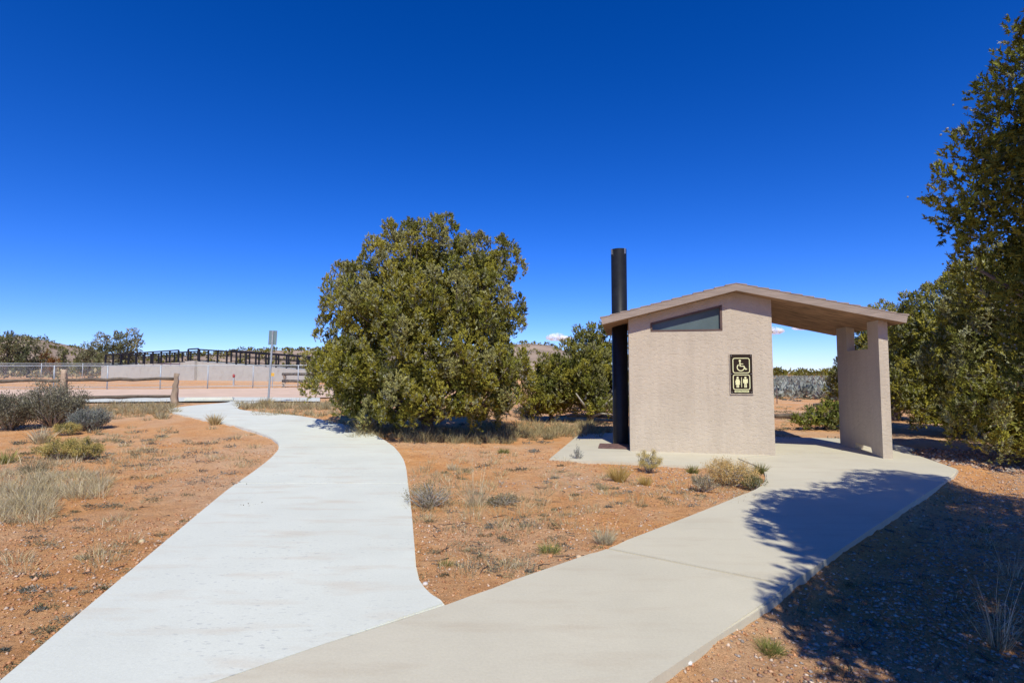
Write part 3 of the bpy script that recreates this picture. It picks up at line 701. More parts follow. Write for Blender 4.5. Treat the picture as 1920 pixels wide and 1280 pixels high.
add_berries(tn, sn_, on_, 1300, np.random.default_rng(8), 0.006, 0.12)
juniper('juniper beside the photographer shading the gravel at right', on(4.2, 0.6), [(-1.5, .0, 2.9, .70, .7, .6), (-1.0, .2, 3.9, .75, .7, .6), (-.85, .2, 4.8, .55, .6, .5), (-.2, .3, 4.2, .8, .8, .7), (0.1, .3, 5.0, .6, .6, .5), (.6, 0, 2.3, 1., 1., .9), (-.1, .3, 1.7, 1.1, 1., .7), (1.4, 0, 1.6, 1., 1., .8), (1.3, 0, 3.0, .9, .9, .8), (-.4, .1, 5.8, .65, .6, .5), (.5, .1, 6.0, .8, .7, .6), (.8, 0, 5.0, .9, .8, .7)], 43, 0.16, 420, 20, 14, 0.2, 0.08, pit=-2.0, space=0.8, nfill=30000, fill=0.09, name='juniper_tree')
# low green bush seen through the porch
p = G(1548, 806)
bs, _, _ = juniper('low bright green juniper bush seen through the porch', p, [(-.1, 0, .22, .40, .4, .24), (.3, 0, .32, .42, .4, .30), (-.5, 0, .12, .34, .35, .14), (.7, .1, .26, .4, .4, .26)], 51, 0.04, 110, 26, 7, 0.16, 0.075, pal=GREEN2 * np.array([.66, .78, .9]), pale=0.03, name='juniper_bush')
bs['category'] = 'bush'
# trees on the far left
rg = np.random.default_rng(61)
def far_tree(label, u, Yd, wpx, vtop, seed, pal=OLIVE, cat='tree', name='juniper_tree', n=9, nsub=120):
    x = (u - 960) / F * Yd; z0 = ground_z(x, Yd); h = at(u, vtop, Yd).z - z0; w = wpx * Yd / F / 2
    rg = np.random.default_rng(seed)
    t, _, _ = juniper(label, (x, Yd, z0), simple_lobes(rg, w, h, n), seed, 0.05 * h, nsub, 26, 6, 0.17 * w + 0.12, 0.075 * w + 0.05, pal=pal, pale=0.1, name=name)
    t['category'] = cat; return t
GREY = np.array([[0.16, 0.16, 0.07], [0.13, 0.135, 0.06], [0.2, 0.185, 0.085], [0.22, 0.21, 0.12], [0.09, 0.1, 0.045]])
far_tree('broad grey-green tree beyond the fence left of the ramp railing', 222, 64, 88, 634, 62, GREY, n=12)
far_tree('smaller tree joined to the left of the broad tree by the ramp', 172, 66, 56, 650, 63, GREY)
far_tree('dark juniper clump at the far left edge below the hill', 12, 72, 90, 638, 64, GREY, n=11)
far_tree('juniper beside the orange bush beyond the chain link fence', 55, 76, 62, 643, 65, GREY)
far_tree('rust orange bush on the red mound below the hill', 93, 74, 34, 652, 66, np.array([[0.22, 0.085, 0.02], [0.17, 0.07, 0.02], [0.26, 0.11, 0.03], [0.2, 0.1, 0.03], [0.12, 0.05, 0.015]]), 'bush', 'orange_bush', 6, 70)
far_tree('low dark juniper right of the orange bush', 122, 82, 34, 656, 67, GREY, n=6, nsub=60)

# ------------------------------------------------------------------ shrubs and grasses
def blades(n, rng, h, spread, lean, width, pal, base_r=0.04, curve=0.3):
    a = rng.random(n) * 6.283; br = base_r * np.sqrt(rng.random(n)); b0 = np.stack([np.cos(a) * br, np.sin(a) * br, np.full(n, -0.02)], 1)
    a2 = a + rng.normal(size=n) * 0.5; ln = lean * rng.random(n) ** 0.8; hh_ = h * (0.45 + 0.6 * rng.random(n))
    d = np.stack([np.cos(a2) * np.sin(ln), np.sin(a2) * np.sin(ln), np.cos(ln)], 1)
    side_ = unit(np.cross(d, rng.normal(size=(n, 3)))); w = width * (0.6 + 0.7 * rng.random((n, 1)))
    mid = b0 + d * hh_[:, None] * 0.55; tip = b0 + d * hh_[:, None] + np.stack([np.cos(a2), np.sin(a2), -0.4 * np.ones(n)], 1) * (curve * hh_ * rng.random(n))[:, None] * 0.5
    V = np.stack([b0 - side_ * w, b0 + side_ * w, mid - side_ * w * .75, mid + side_ * w * .75, tip], 1)
    idx = np.arange(n)[:, None] * 5
    Fc = np.concatenate([idx + np.array([0, 1, 3]), idx + np.array([0, 3, 2]), idx + np.array([2, 3, 4])], 0)
    c = pal[rng.integers(0, len(pal), n)] * (0.75 + 0.5 * rng.random((n, 1)))
    return V.reshape(-1, 3), Fc, np.repeat(c, 5, axis=0)
STRAW = np.array([[0.60, 0.47, 0.22], [0.52, 0.40, 0.18], [0.66, 0.54, 0.30], [0.44, 0.34, 0.17]])
PALE = np.array([[0.66, 0.57, 0.37], [0.57, 0.49, 0.31], [0.47, 0.41, 0.25], [0.72, 0.63, 0.43]])
GOLD = np.array([[0.52, 0.36, 0.10], [0.45, 0.32, 0.10], [0.56, 0.43, 0.17]])
GRN = np.array([[0.16, 0.18, 0.04], [0.24, 0.23, 0.06], [0.34, 0.30, 0.12], [0.11, 0.13, 0.03]])
DRYG = np.array([[0.36, 0.31, 0.18], [0.29, 0.25, 0.14], [0.44, 0.37, 0.21], [0.22, 0.2, 0.11]])
def tuft(label, u, v, h, r, pal, n=150, lean=0.9, width=0.0025, seed=0, cat='grass', name='bunchgrass', stalks=0, group=None):
    rng = np.random.default_rng(seed + int(u) * 7 + int(v)); p = G(u, v)
    sc = max(1.0, p.y / 6.0)
    V, Fc, C = blades(n, rng, h, r, lean, width * sc, pal, r * 0.35)
    t = empty(name, p); tag(t, label, cat, group)
    link('blades', npmesh('blades', V, Fc, C), M['grass'], t)
    if stalks:
        V, Fc, C = blades(stalks, rng, h * 2.0, r, 0.5, width * sc * 0.8, PALE, r * 0.3, 0.2)
        link('seed_stalks', npmesh('seed_stalks', V, Fc, C), M['grass'], t)
    return t
SAGE = np.array([[0.235, 0.22, 0.14], [0.19, 0.175, 0.115], [0.30, 0.28, 0.185], [0.15, 0.14, 0.085]])
SILV = np.array([[0.27, 0.285, 0.24], [0.22, 0.235, 0.20], [0.32, 0.33, 0.28], [0.16, 0.17, 0.14]])
TWIG = np.array([[0.42, 0.34, 0.21], [0.33, 0.27, 0.16], [0.48, 0.41, 0.26], [0.27, 0.24, 0.12]])
def shrub(label, u, v, w, h, pal, n=2600, seed=0, leaf=0.035, stems=26, cat='shrub', name='sagebrush', flower=None, tight=1.0, nclump=None, p=None):
    """woody shrub: stems fan from the base, leaves gathered along the branch ends"""
    rng = np.random.default_rng(seed + int(u) * 3 + int(v)); p = G(u, v) if p is None else p
    t = empty(name, p); tag(t, label, cat)
    ends = []; items = []; ns = nclump or stems
    for i in range(ns):
        a = rng.random() * 6.283; q = math.sqrt(rng.random()); th = q * 1.25
        e = np.array([math.cos(a) * math.sin(th) * w / 2, math.sin(a) * math.sin(th) * w / 2, math.cos(th) ** 0.7 * h * (0.7 + 0.3 * rng.random())])
        e *= (0.72 + 0.33 * rng.random()); e[2] = max(e[2], 0.12 * h)
        m = e * np.array([0.45, 0.45, 0.5]) + rng.normal(size=3) * 0.05 * w
        ends.append((m, e)); items.append(([np.array([0, 0, -0.03]) + rng.normal(size=3) * 0.02, m, e], [0.012 * h + 0.004, 0.008 * h + 0.003, 0.002]))
    link('stems', tubes_mesh('stems', items, 4), M['deadwood'], t)
    per = n // ns; P_ = []; D_s = []; Cc = []
    for m, e in ends:
        d = unit(e - m * 0.6); s = rng.random((per, 1)) ** 0.7
        pos = m + (e - m) * s + rng.normal(size=(per, 3)) * 0.055 * w * tight * (1.25 - 0.6 * s)
        P_.append(pos); D_s.append(unit(d * 0.9 + rng.normal(size=(per, 3)) * 0.45 + np.array([0, 0, 0.45])))
        Cc.append(pal[rng.integers(0, len(pal))] * (0.75 + 0.5 * rng.random((per, 1))))
    P_ = np.concatenate(P_); P_[:, 2] = np.maximum(P_[:, 2], 0.01); nn = len(P_); L = leaf * (0.6 + 0.8 * rng.random(nn))
    V, Fc, C = sprays(P_, np.concatenate(D_s), L, L * 0.33, np.concatenate(Cc), rng)
    link('foliage', npmesh('foliage', V, Fc, C), M['sage'], t)
    if flower is not None:
        fp_ = []; 
        for m, e in ends: fp_.append(e + rng.normal(size=(150, 3)) * np.array([0.055, 0.055, 0.045]) * w)
        fp_ = np.concatenate(fp_); nf = len(fp_); L = np.full(nf, leaf * 0.55)
        V, Fc, C = sprays(fp_, rng.normal(size=(nf, 3)) + np.array([0, 0, .8]), L, L * 0.5, flower[rng.integers(0, len(flower), nf)] * (0.8 + 0.4 * rng.random((nf, 1))), rng)
        link('flower_heads', npmesh('flower_heads', V, Fc, C), M['flower'], t)
    return t
YEL = np.array([[0.56, 0.43, 0.13], [0.64, 0.50, 0.18], [0.46, 0.36, 0.11]])
ORN = np.array([[0.66, 0.44, 0.17], [0.72, 0.50, 0.21], [0.56, 0.37, 0.14]])
# left foreground group
shrub('tall grey-green sagebrush behind the yellow bushes at left', 98, 800, 1.55, 1.28, SAGE, 15000, 1, 0.045, 90)
shrub('dark sagebrush at the left edge beside the tall sagebrush', 18, 806, 1.35, 0.95, SAGE * 0.85, 12000, 2, 0.045, 80)
shrub('silvery low sagebrush right of the tall sagebrush', 163, 806, 0.95, 0.62, SILV, 9000, 3, 0.038, 70)
shrub('small yellow rabbitbrush in front of the silvery sagebrush', 126, 815, 0.55, 0.32, GRN, 1600, 4, 0.03, 34, name='rabbitbrush', flower=YEL)
shrub('wide yellow rabbitbrush in the open soil at left', 112, 858, 0.72, 0.42, GRN * 0.9, 2600, 5, 0.03, 44, name='rabbitbrush', flower=YEL)
shrub('narrow yellow rabbitbrush right of the wide one', 164, 860, 0.50, 0.36, GRN * 0.9, 2000, 6, 0.03, 36, name='rabbitbrush', flower=YEL)
tuft('whitish bunchgrass between the sagebrush and the wide rabbitbrush', 76, 832, 0.42, 0.25, PALE, 260, 0.8)
tuft('dark green bunchgrass at left above the pale grass bank', 66, 886, 0.26, 0.28, DRYG * 0.8, 260, 1.1)
tuft('yellowish bunchgrass at the left edge', 12, 868, 0.30, 0.25, GRN * 1.5, 240, 0.9)
tuft('straw tuft growing at the left rim of the footpath', 402, 797, 0.36, 0.22, STRAW, 240, 0.7)
# soil island between the two paths
shrub('grey twiggy shrub overhanging the right rim of the footpath', 806, 950, 0.62, 0.33, TWIG * .85, 2300, 11, 0.02, 60, name='twiggy_shrub', tight=1.3)
tuft('long straw stalks fanning up from the twiggy shrub', 893, 946, 0.40, 0.20, PALE, 90, 0.8, 0.0022, stalks=26)
shrub('low grey-green mat plant right of the straw stalks', 945, 944, 0.46, 0.11, TWIG * .75, 1500, 12, 0.022, 40, name='mat_plant')
tuft('yellow tuft with a rounded top in front of the slab', 1160, 903, 0.34, 0.20, GOLD, 420, 0.75, 0.0016)
shrub('grey stemmed shrub with pale yellow heads against the slab', 1217, 886, 0.40, 0.36, SILV, 900, 13, 0.022, 34, name='rabbitbrush', flower=YEL * 1.0)
tuft('small golden tuft below the grey stemmed shrub', 1210, 908, 0.20, 0.15, GOLD, 220, 0.8, 0.0018)
tuft('small green tuft at the middle of the slab edge', 1299, 886, 0.17, 0.14, GRN, 200, 0.9)
shrub('greenish twiggy shrub left of the orange bush', 1320, 921, 0.40, 0.26, TWIG, 1800, 14, 0.022, 36, name='twiggy_shrub')
shrub('orange flowered rabbitbrush at the corner of the slab', 1372, 908, 0.74, 0.40, GOLD * .9, 2600, 15, 0.024, 60, name='rabbitbrush', flower=ORN)
shrub('grey-green shrub beside the path bend under the orange bush', 1412, 915, 0.36, 0.27, GRN * 0.9 + 0.03, 1800, 16, 0.022, 36, name='twiggy_shrub')
tuft('green tuft in the inner corner where slab meets path', 1425, 888, 0.22, 0.14, GRN, 220, 0.7)
shrub('thin grey plant standing at the left front of the slab', 1083, 864, 0.26, 0.30, SILV, 420, 17, 0.022, 22, name='twiggy_shrub')
tuft('pale bunchgrass with seed stalks at the edge of the tan path', 1134, 1022, 0.20, 0.16, PALE * 0.9, 300, 0.8, 0.0016, stalks=22)
tuft('yellow-green bunchgrass alone in the middle of the soil', 1030, 1036, 0.13, 0.15, GRN * 1.5, 260, 1.2, 0.0018, stalks=8)
tuft('low bright green tuft near the footpath corner', 836, 1060, 0.09, 0.12, GRN * 1.2, 170, 1.2, 0.0016, stalks=6)
tuft('small dark tuft left of the rounded yellow tuft', 1132, 917, 0.13, 0.12, DRYG, 160, 1.0)
tuft('small green tuft on the bare soil left of the slab', 945, 848, 0.14, 0.2, GRN, 200, 1.1)
tuft('low dark tuft behind the bare soil left of the slab', 1027, 823, 0.22, 0.25, DRYG, 200, 1.0)
tuft('short pale tuft above the straw stalks', 850, 880, 0.16, 0.2, PALE * 0.9, 130, 1.0, stalks=8)
# right foreground
tuft('spiky green bunchgrass on gravel beside the tan path', 1443, 1203, 0.115, 0.13, GRN * 1.25, 420, 1.15, 0.0016)
tuft('tall dry stalks in the shade at the lower right edge', 1868, 1190, 0.30, 0.14, DRYG * 0.9, 70, 0.6, 0.0018, stalks=26)
tuft('dry stalks in shade right of the path above the tall stalks', 1893, 1065, 0.22, 0.14, PALE * 0.8, 60, 0.8, 0.0018, stalks=14)
tuft('single small tuft in tree shade beyond the path edge', 1845, 985, 0.10, 0.10, GRN, 60, 0.9, 0.0018, stalks=6)
# behind
shrub('blue-grey sagebrush between the vent pipe and the junipers', 1130, 778, 1.0, 0.72, SILV * 1.15, 4500, 18, 0.05, 44)
shrub('grey sagebrush behind the right side of the big juniper', 990, 782, 1.3, 0.62, SILV * 0.85, 4500, 19, 0.05, 44)
shrub('brownish sagebrush nearer the trunk of the big juniper', 938, 776, 1.0, 0.6, SAGE, 3500, 20, 0.05, 40)
tuft('tall yellow tuft left of the big juniper trunk', 683, 812, 0.45, 0.3, GOLD * 0.95 + 0.05, 320, 0.6, 0.003)
tuft('straw tuft beside the post of the parking sign', 500, 762, 0.40, 0.3, STRAW, 220, 0.8)

# ground cover masses (nobody could count these)
def scatter_blades(name, label, regions, h, pal, seed, width=0.0020):
    rng = np.random.default_rng(seed); VV = []; FF = []; CC = []; o = 0
    for (u0, u1, v0, v1, n) in regions:
        for _ in range(n):
            u = u0 + (u1 - u0) * rng.random(); v = v0 + (v1 - v0) * rng.random(); p = G(u, v)
            V, Fc, C = blades(int(34 + 24 * rng.random()), rng, h * (0.5 + 0.8 * rng.random()), 0.1, 0.95, width * max(1, p.y / 6), pal, 0.10)
            VV.append(V + np.array(p[:])); FF.append(Fc + o); CC.append(C); o += len(V)
    ob = link(name, npmesh(name, np.concatenate(VV), np.concatenate(FF), np.concatenate(CC)), M['grass'])
    return tag(ob, label, 'grass', kind='stuff')
scatter_blades('dry_grass', 'dry grass under and in front of the big juniper', [(655, 1060, 803, 822, 150), (760, 960, 819, 831, 150), (900, 1140, 795, 812, 110), (950, 1140, 806, 822, 60)], 0.26, np.concatenate([STRAW * .9, DRYG, DRYG]), 71)
scatter_blades('pale_grass', 'bank of pale dry grass at the left edge', [(-60, 90, 925, 980, 110), (60, 195, 893, 935, 85), (-60, 110, 895, 930, 40), (0, 150, 865, 890, 16)], 0.23, np.concatenate([PALE, PALE * .9, STRAW]), 72)
scatter_blades('roadside_grass', 'dry grass strip along the log fence and parking sign', [(150, 330, 760, 776, 120), (0, 330, 772, 788, 40), (445, 640, 757, 768, 120), (480, 700, 770, 782, 40), (610, 700, 790, 800, 12)], 0.24, np.concatenate([STRAW * .9, DRYG, PALE * .8]), 73)
scatter_blades('sparse_straw', 'sparse short straw tufts spread over the red soil', [(20, 330, 800, 900, 95), (200, 480, 800, 880, 40), (0, 250, 960, 1080, 30), (790, 1120, 845, 1000, 110), (780, 900, 880, 960, 40), (1120, 1420, 890, 950, 45), (800, 1000, 1000, 1080, 14), (1460, 1570, 745, 800, 25), (1780, 1920, 940, 1200, 14)], 0.13, np.concatenate([STRAW, PALE, DRYG]), 76, 0.0018)
def mat_litter(name, label, regions, seed):
    rng = np.random.default_rng(seed); VV = []; FF = []; CC = []; o = 0
    for (u0, u1, v0, v1, n, s) in regions:
        for _ in range(n):
            u = u0 + (u1 - u0) * rng.random(); v = v0 + (v1 - v0) * rng.random(); p = G(u, v)
            m = int(40 + 50 * rng.random()); r = s * (0.5 + rng.random()); a = rng.random(m) * 6.28; q = r * np.sqrt(rng.random(m))
            pos = np.stack([p.x + np.cos(a) * q * 1.5, p.y + np.sin(a) * q, np.full(m, p.z) + 0.002 + 0.25 * r * rng.random(m)], 1)
            L = (0.025 + 0.02 * rng.random(m)) * max(0.7, p.y / 7)
            V, Fc, C = sprays(pos, rng.normal(size=(m, 3)) * np.array([1, 1, .5]) + np.array([0, 0, .3]), L, L * 0.22, np.concatenate([DRYG * .7, TWIG * .7, SILV * .6])[rng.integers(0, 12)] * (0.7 + 0.5 * rng.random((m, 1))), rng)
            VV.append(V); FF.append(Fc + o); CC.append(C); o += len(V)
    ob = link(name, npmesh(name, np.concatenate(VV), np.concatenate(FF), np.concatenate(CC)), M['sage'])
    return tag(ob, label, 'ground cover', kind='stuff')
mat_litter('ground_litter', 'sparse grey mat plants and leaf litter on the red soil', [(30, 480, 810, 960, 75, 0.10), (0, 350, 940, 1130, 45, 0.06), (0, 200, 1100, 1250, 22, 0.04), (790, 1120, 860, 1090, 60, 0.05), (850, 1050, 985, 1075, 22, 0.06), (1120, 1400, 890, 960, 18, 0.05), (860, 1140, 790, 850, 24, 0.10), (1460, 1570, 745, 825, 26, 0.16), (1480, 1900, 930, 1260, 30, 0.04)], 74)
def twigs(n, seed):
    rng = np.random.default_rng(seed); items = []
    for _ in range(n):
        r = rng.random()
        if r < .55: u, v = 790 + 330 * rng.random(), 900 + 190 * rng.random()
        elif r < .8: u, v = 20 + 420 * rng.random(), 900 + 260 * rng.random()
        else: u, v = 1500 + 380 * rng.random(), 930 + 330 * rng.random()
        p = G(u, v); a = rng.random() * 6.28; L = 0.06 + 0.16 * rng.random(); d = np.array([math.cos(a), math.sin(a), 0]); b = np.array(p[:]) + np.array([0, 0, 0.008])
        m = b + d * L * .5 + rng.normal(size=3) * np.array([.015, .015, .004]); items.append(([b, m, b + d * L + np.array([0, 0, .01 * rng.random()])], [.0045, .004, .0015]))
    return items
tw = link('twig_litter', tubes_mesh('twig_litter', twigs(90, 75), 4), M['rail']); tag(tw, 'dead grey twigs lying on the red soil', 'twigs', kind='stuff')
# fallen wood behind, and solid stand-ins for ground shadows beyond the porch
def deadpile(name, label, u, v, n, w, h, seed, r=0.02):
    rng = np.random.default_rng(seed); p = G(u, v); t = []
    for _ in range(n):
        a = rng.random() * 6.28; L = w * (.4 + .5 * rng.random()); c = np.array([rng.normal() * w * .2, rng.normal() * w * .12, h * rng.random() ** 1.5]); d = np.array([math.cos(a), math.sin(a) * .6, rng.normal() * .18]) * L / 2
        t.append(([c - d, c + rng.normal(size=3) * .03, c + d], [r, r * .8, r * .3]))
    o = link(name, tubes_mesh(name, t, 5), M['deadwood']); o.location = p; return tag(o, label, 'dead branches')
deadpile('branch_pile', 'heap of dead grey branches under the spreading juniper', 1076, 780, 34, 1.1, 0.32, 81)
t = [([(-1.1, 0, .12), (-.3, .05, .16), (.5, -.05, .1), (1.1, 0, .07)], [.05, .07, .06, .03]), ([(-.2, 0, .12), (.4, -.25, .1), (.9, -.4, .06)], [.04, .035, .015])]
fl = link('log_or_shadow', tubes_mesh('log_or_shadow', t, 7), M['deadwood']); fl.location = G(1130, 788); tag(fl, 'weathered fallen log lying left of the vent pipe', 'log')
for (u, v, L, lb) in ((1500, 785, 1.7, 'dark log-shaped stand-in for a shadow on red soil seen through porch opening'), (1548, 763, 1.1, 'short dark log-shaped shadow stand-in farther back seen through porch opening')):
    o = link('log_or_shadow', tubes_mesh('log_or_shadow', [([(-L / 2, 0, .09), (0, .06, .10), (L / 2, -.02, .07)], [.07, .09, .05])], 7, jit=0.4, rng=np.random.default_rng(int(u))), M['rail']); o.location = G(u, v); tag(o, lb, 'log')  # dark log forms stand in for shadows on the soil

# pebbles and clods
ico = bmesh.new(); bmesh.ops.create_icosphere(ico, subdivisions=1, radius=1.0)
IV = np.array([v.co[:] for v in ico.verts]); IF = np.array([[v.index for v in f.verts] for f in ico.faces]); ico.free()
octV = np.array([[1, 0, 0], [-1, 0, 0], [0, 1, 0], [0, -1, 0], [0, 0, 1], [0, 0, -1.]]); octF = np.array([[0, 2, 4], [2, 1, 4], [1, 3, 4], [3, 0, 4], [2, 0, 5], [1, 2, 5], [3, 1, 5], [0, 3, 5]])
def gz_arr(x, y):
    i = np.clip(np.searchsorted(gx, x) - 1, 0, nx - 2); j = np.clip(np.searchsorted(gy, y) - 1, 0, ny - 2)
    tx = (x - gx[i]) / (gx[i + 1] - gx[i]); ty = (y - gy[j]) / (gy[j + 1] - gy[j])
    return (Z[j, i] * (1 - tx) + Z[j, i + 1] * tx) * (1 - ty) + (Z[j + 1, i] * (1 - tx) + Z[j + 1, i + 1] * tx) * ty
def stones(name, label, xy, size, pal, seed, tv=IV, tf=IF, flatz=0.6, cat='gravel'):
    rng = np.random.default_rng(seed); n = len(xy)
    z = gz_arr(xy[:, 0], xy[:, 1]); s = size * (0.45 + 1.0 * rng.random(n) ** 2)
    sc = np.stack([s * (0.8 + .6 * rng.random(n)), s * (0.8 + .6 * rng.random(n)), s * flatz * (0.7 + .6 * rng.random(n))], 1)
    a = rng.random(n) * 6.28; ca, sa = np.cos(a), np.sin(a)
    v = tv[None] * (1 + 0.28 * (rng.random((n, len(tv), 1)) - .5)) * sc[:, None]
    V = np.stack([v[..., 0] * ca[:, None] - v[..., 1] * sa[:, None] + xy[:, :1], v[..., 0] * sa[:, None] + v[..., 1] * ca[:, None] + xy[:, 1:2], v[..., 2] + (z + sc[:, 2] * 0.35)[:, None]], 2)
    Fc = (tf[None] + (np.arange(n) * len(tv))[:, None, None]).reshape(-1, 3)
    C = np.repeat(pal[rng.integers(0, len(pal), n)] * (0.7 + 0.5 * rng.random((n, 1))), len(tv), axis=0)
    ob = link(name, npmesh(name, V.reshape(-1, 3), Fc, C, smooth=(tv is IV)), M['pebble'])
    return tag(ob, label, cat, kind='stuff')
def in_poly(x, y, poly):
    c = np.zeros(len(x), bool); n = len(poly)
    for i in range(n):
        x0, y0 = poly[i][:2]; x1, y1 = poly[(i + 1) % n][:2]
        k_ = ((y0 > y) != (y1 > y)) & (x < (x1 - x0) * (y - y0) / (y1 - y0 + 1e-12) + x0); c ^= k_
    return c
PAVED = [out1, out2, out3, o1, o2, o3]
def free(xy):
    m = np.ones(len(xy), bool)
    for pl in PAVED: m &= ~in_poly(xy[:, 0], xy[:, 1], pl)
    return xy[m]
rng = np.random.default_rng(91)
GRAV = np.array([[0.42, 0.28, 0.20], [0.47, 0.37, 0.28], [0.33, 0.26, 0.21], [0.54, 0.31, 0.19], [0.34, 0.29, 0.25], [0.46, 0.25, 0.14], [0.56, 0.46, 0.36], [0.40, 0.21, 0.14]])
xy = rng.random((75000, 2)) * np.array([8.0, 9.0]) + np.array([1.0, 1.6])
dr_ = -side(xy[:, 0], xy[:, 1], e0[1], e0[-1]) / nrm
dens = (dr_ > 0.0) & (dr_ < 4.2) & ((dr_ > 0.10 + 0.5 * (vnoise(xy[:, 0] * 1.5, xy[:, 1] * 1.5) + .5)) | (rng.random(len(xy)) < .3)) & (rng.random(len(xy)) < np.clip(1.25 - xy[:, 1] / 14, .25, 1)) & ~((xy[:, 1] < 2.75) & (xy[:, 0] < 1.75) & (rng.random(len(xy)) < .85))
stones('river_gravel', 'multicoloured river pebbles along the right side of tan path', free(xy[dens]), 0.0125, GRAV, 92, octV, octF, 0.55)
xy = rng.random((5200, 2)) * np.array([4.5, 3.2]) + np.array([6.2, 7.9]); xy = xy[(np.abs(xy[:, 1] - (10.6 - 0.35 * (xy[:, 0] - 6.5))) < 1.3)]
stones('slab_gravel', 'pinkish gravel strip around the right end of the slab', free(xy), 0.03, GRAV, 93, octV, octF)
xy = rng.random((30000, 2)) * np.array([15., 9.5]) + np.array([-7.5, 1.7]); xy = free(xy)
nv = vnoise(xy[:, 0] * .9, xy[:, 1] * .9) + .5; kp = rng.random(len(xy)) < (0.25 + 0.75 * sstep((nv - .35) / .3)); xy = xy[kp]
SOILC = np.array([[0.54, 0.27, 0.13], [0.60, 0.33, 0.17], [0.48, 0.23, 0.105], [0.62, 0.39, 0.24], [0.53, 0.26, 0.125], [0.62, 0.48, 0.36]])
stones('soil_clods', 'crumbs and small stones of red soil', xy, 0.013, SOILC, 94, octV, octF, 0.75, 'soil')
xy = free(rng.random((16000, 2)) * np.array([9.0, 4.0]) + np.array([-5.5, 1.7]))
stones('soil_crumbs', 'crumbly red soil in the foreground', xy, 0.010, SOILC * 0.95, 96, octV, octF, 0.8, 'soil')
xy = rng.random((3600, 2)) * np.array([5.5, 3.0]) + np.array([-0.2, 6.2]); xy = free(xy); xy = xy[(vnoise(xy[:, 0] * .8 + 9, xy[:, 1] * .8) > -0.08)]
stones('pale_grit', 'pale grit scattered on the soil in front of the slab', xy, 0.014, GRAV * 1.15, 95, octV, octF)
# a few single stones
def stone(label, u, v, s, c, seed):
    rng = np.random.default_rng(seed); bm = bmesh.new(); bmesh.ops.create_icosphere(bm, subdivisions=2, radius=s)
    for w in bm.verts: w.co *= 1 + 0.25 * (rng.random() - .5); w.co.z *= 0.6
    o = bmobj('stone', bm, simple('stone_%d' % seed, c, 0.85, 0.15, 20, 0.3, 50), None, True); o.location = G(u, v) + Vector((0, 0, s * .3)); tag(o, label, 'stone')
stone('white stone at the lower rim of the tan path', 1291, 1241, 0.022, (.62, .60, .56), 1)
stone('pinkish stone on red soil at the bottom edge right of centre', 1617, 1270, 0.020, (.5, .33, .28), 2)
stone('tan stone on the soil left of the footpath', 266, 1013, 0.032, (.52, .42, .25), 3)
stone('pale orange stone at the upper rim of the tan path', 1085, 1048, 0.026, (.58, .42, .27), 4)
stone('whitish stone beside the footpath corner', 797, 1097, 0.022, (.58, .53, .5), 5)

# ------------------------------------------------------------------ log fence, sign post, chain link, ramp
def rough_log(name, pts, rad, mat, parent, seed, n=9):
    rng = np.random.default_rng(seed); pts = np.array(pts, float); p = resample(pts, 9); p[1:-1] += rng.normal(size=(7, 3)) * np.mean(rad) * 0.22
    r = np.interp(np.linspace(0, 1, 9), np.linspace(0, 1, len(rad)), rad) * (0.88 + 0.24 * rng.random(9))
    return link(name, tubes_mesh(name, [(p, r)], n, jit=0.16, rng=rng), mat, parent)
pp = P(329, 757); Yp = pp.y
lf = empty('log_fence', pp); tag(lf, 'weathered log rail fence left of the footpath', 'fence')
def rel(q, o): return Vector(q) - o.location
p2 = at(119, 762, Yp - 0.4); p2.z = ground_z(p2.x, p2.y); p3 = at(-120, 762, Yp - 0.8); p3.z = ground_z(p3.x, p3.y)
rough_log('post', [rel(at(326, 760, Yp), lf), rel(at(332, 700, Yp), lf)], [0.125, 0.085, 0.08], M['log'], lf, 1)
rough_log('post', [rel(p2, lf) - Vector((0, 0, .1)), rel(at(121, 693, p2.y), lf)], [0.11, 0.09], M['log'], lf, 2)
rough_log('post', [rel(p3, lf) - Vector((0, 0, .1)), rel(at(-118, 693, p3.y), lf)], [0.11, 0.09], M['log'], lf, 3)
for a, b, s in (((325, 710), (120, 712), 4), ((323, 742.5), (120, 745), 5), ((124, 712), (-122, 716), 6), ((124, 746), (-122, 748), 7)):
    ya = Yp if a[0] > 200 else p2.y; yb = p2.y if b[0] > 0 else p3.y
    rough_log('rail', [rel(at(*a, ya), lf), rel(at(*b, yb), lf)], [0.045, 0.055, 0.048], M['rail'], lf, s)
pf = P(533, 725); lf2 = empty('log_fence', pf); tag(lf2, 'distant log fence end beside the big juniper', 'fence')
rough_log('post', [rel(at(533, 727, pf.y), lf2), rel(at(533, 699, pf.y), lf2)], [0.12, 0.1], M['log'], lf2, 8)
pe = at(680, 727, pf.y - 1.5); rough_log('post', [rel((pe.x, pe.y, ground_z(pe.x, pe.y)), lf2), rel(at(680, 698, pe.y), lf2)], [0.12, 0.1], M['log'], lf2, 9)
for v in (701.5, 714): rough_log('rail', [rel(at(530, v, pf.y), lf2), rel(at(684, v, pe.y), lf2)], [0.09, 0.08], M['rail'], lf2, int(v))
# wheel stop
ws0, ws1 = P(345, 752), P(437, 751); d = (ws1 - ws0); ws = empty('wheel_stop', ws0, math.atan2(d.y, d.x)); tag(ws, 'low concrete wheel stop on the apron behind the log post', 'wheel stop')
bm = bmesh.new(); L = Vector((d.x, d.y, 0)).length; dz = d.z
bm_box(bm, 0, L, -0.02, 0.17, 0.0, 0.13); 
for v in bm.verts: v.co.z += dz * v.co.x / L
bmesh.ops.bevel(bm, geom=bm.edges[:], offset=0.03, segments=2, affect='EDGES'); bmobj('stop_block', bm, M['white_concrete'], ws)
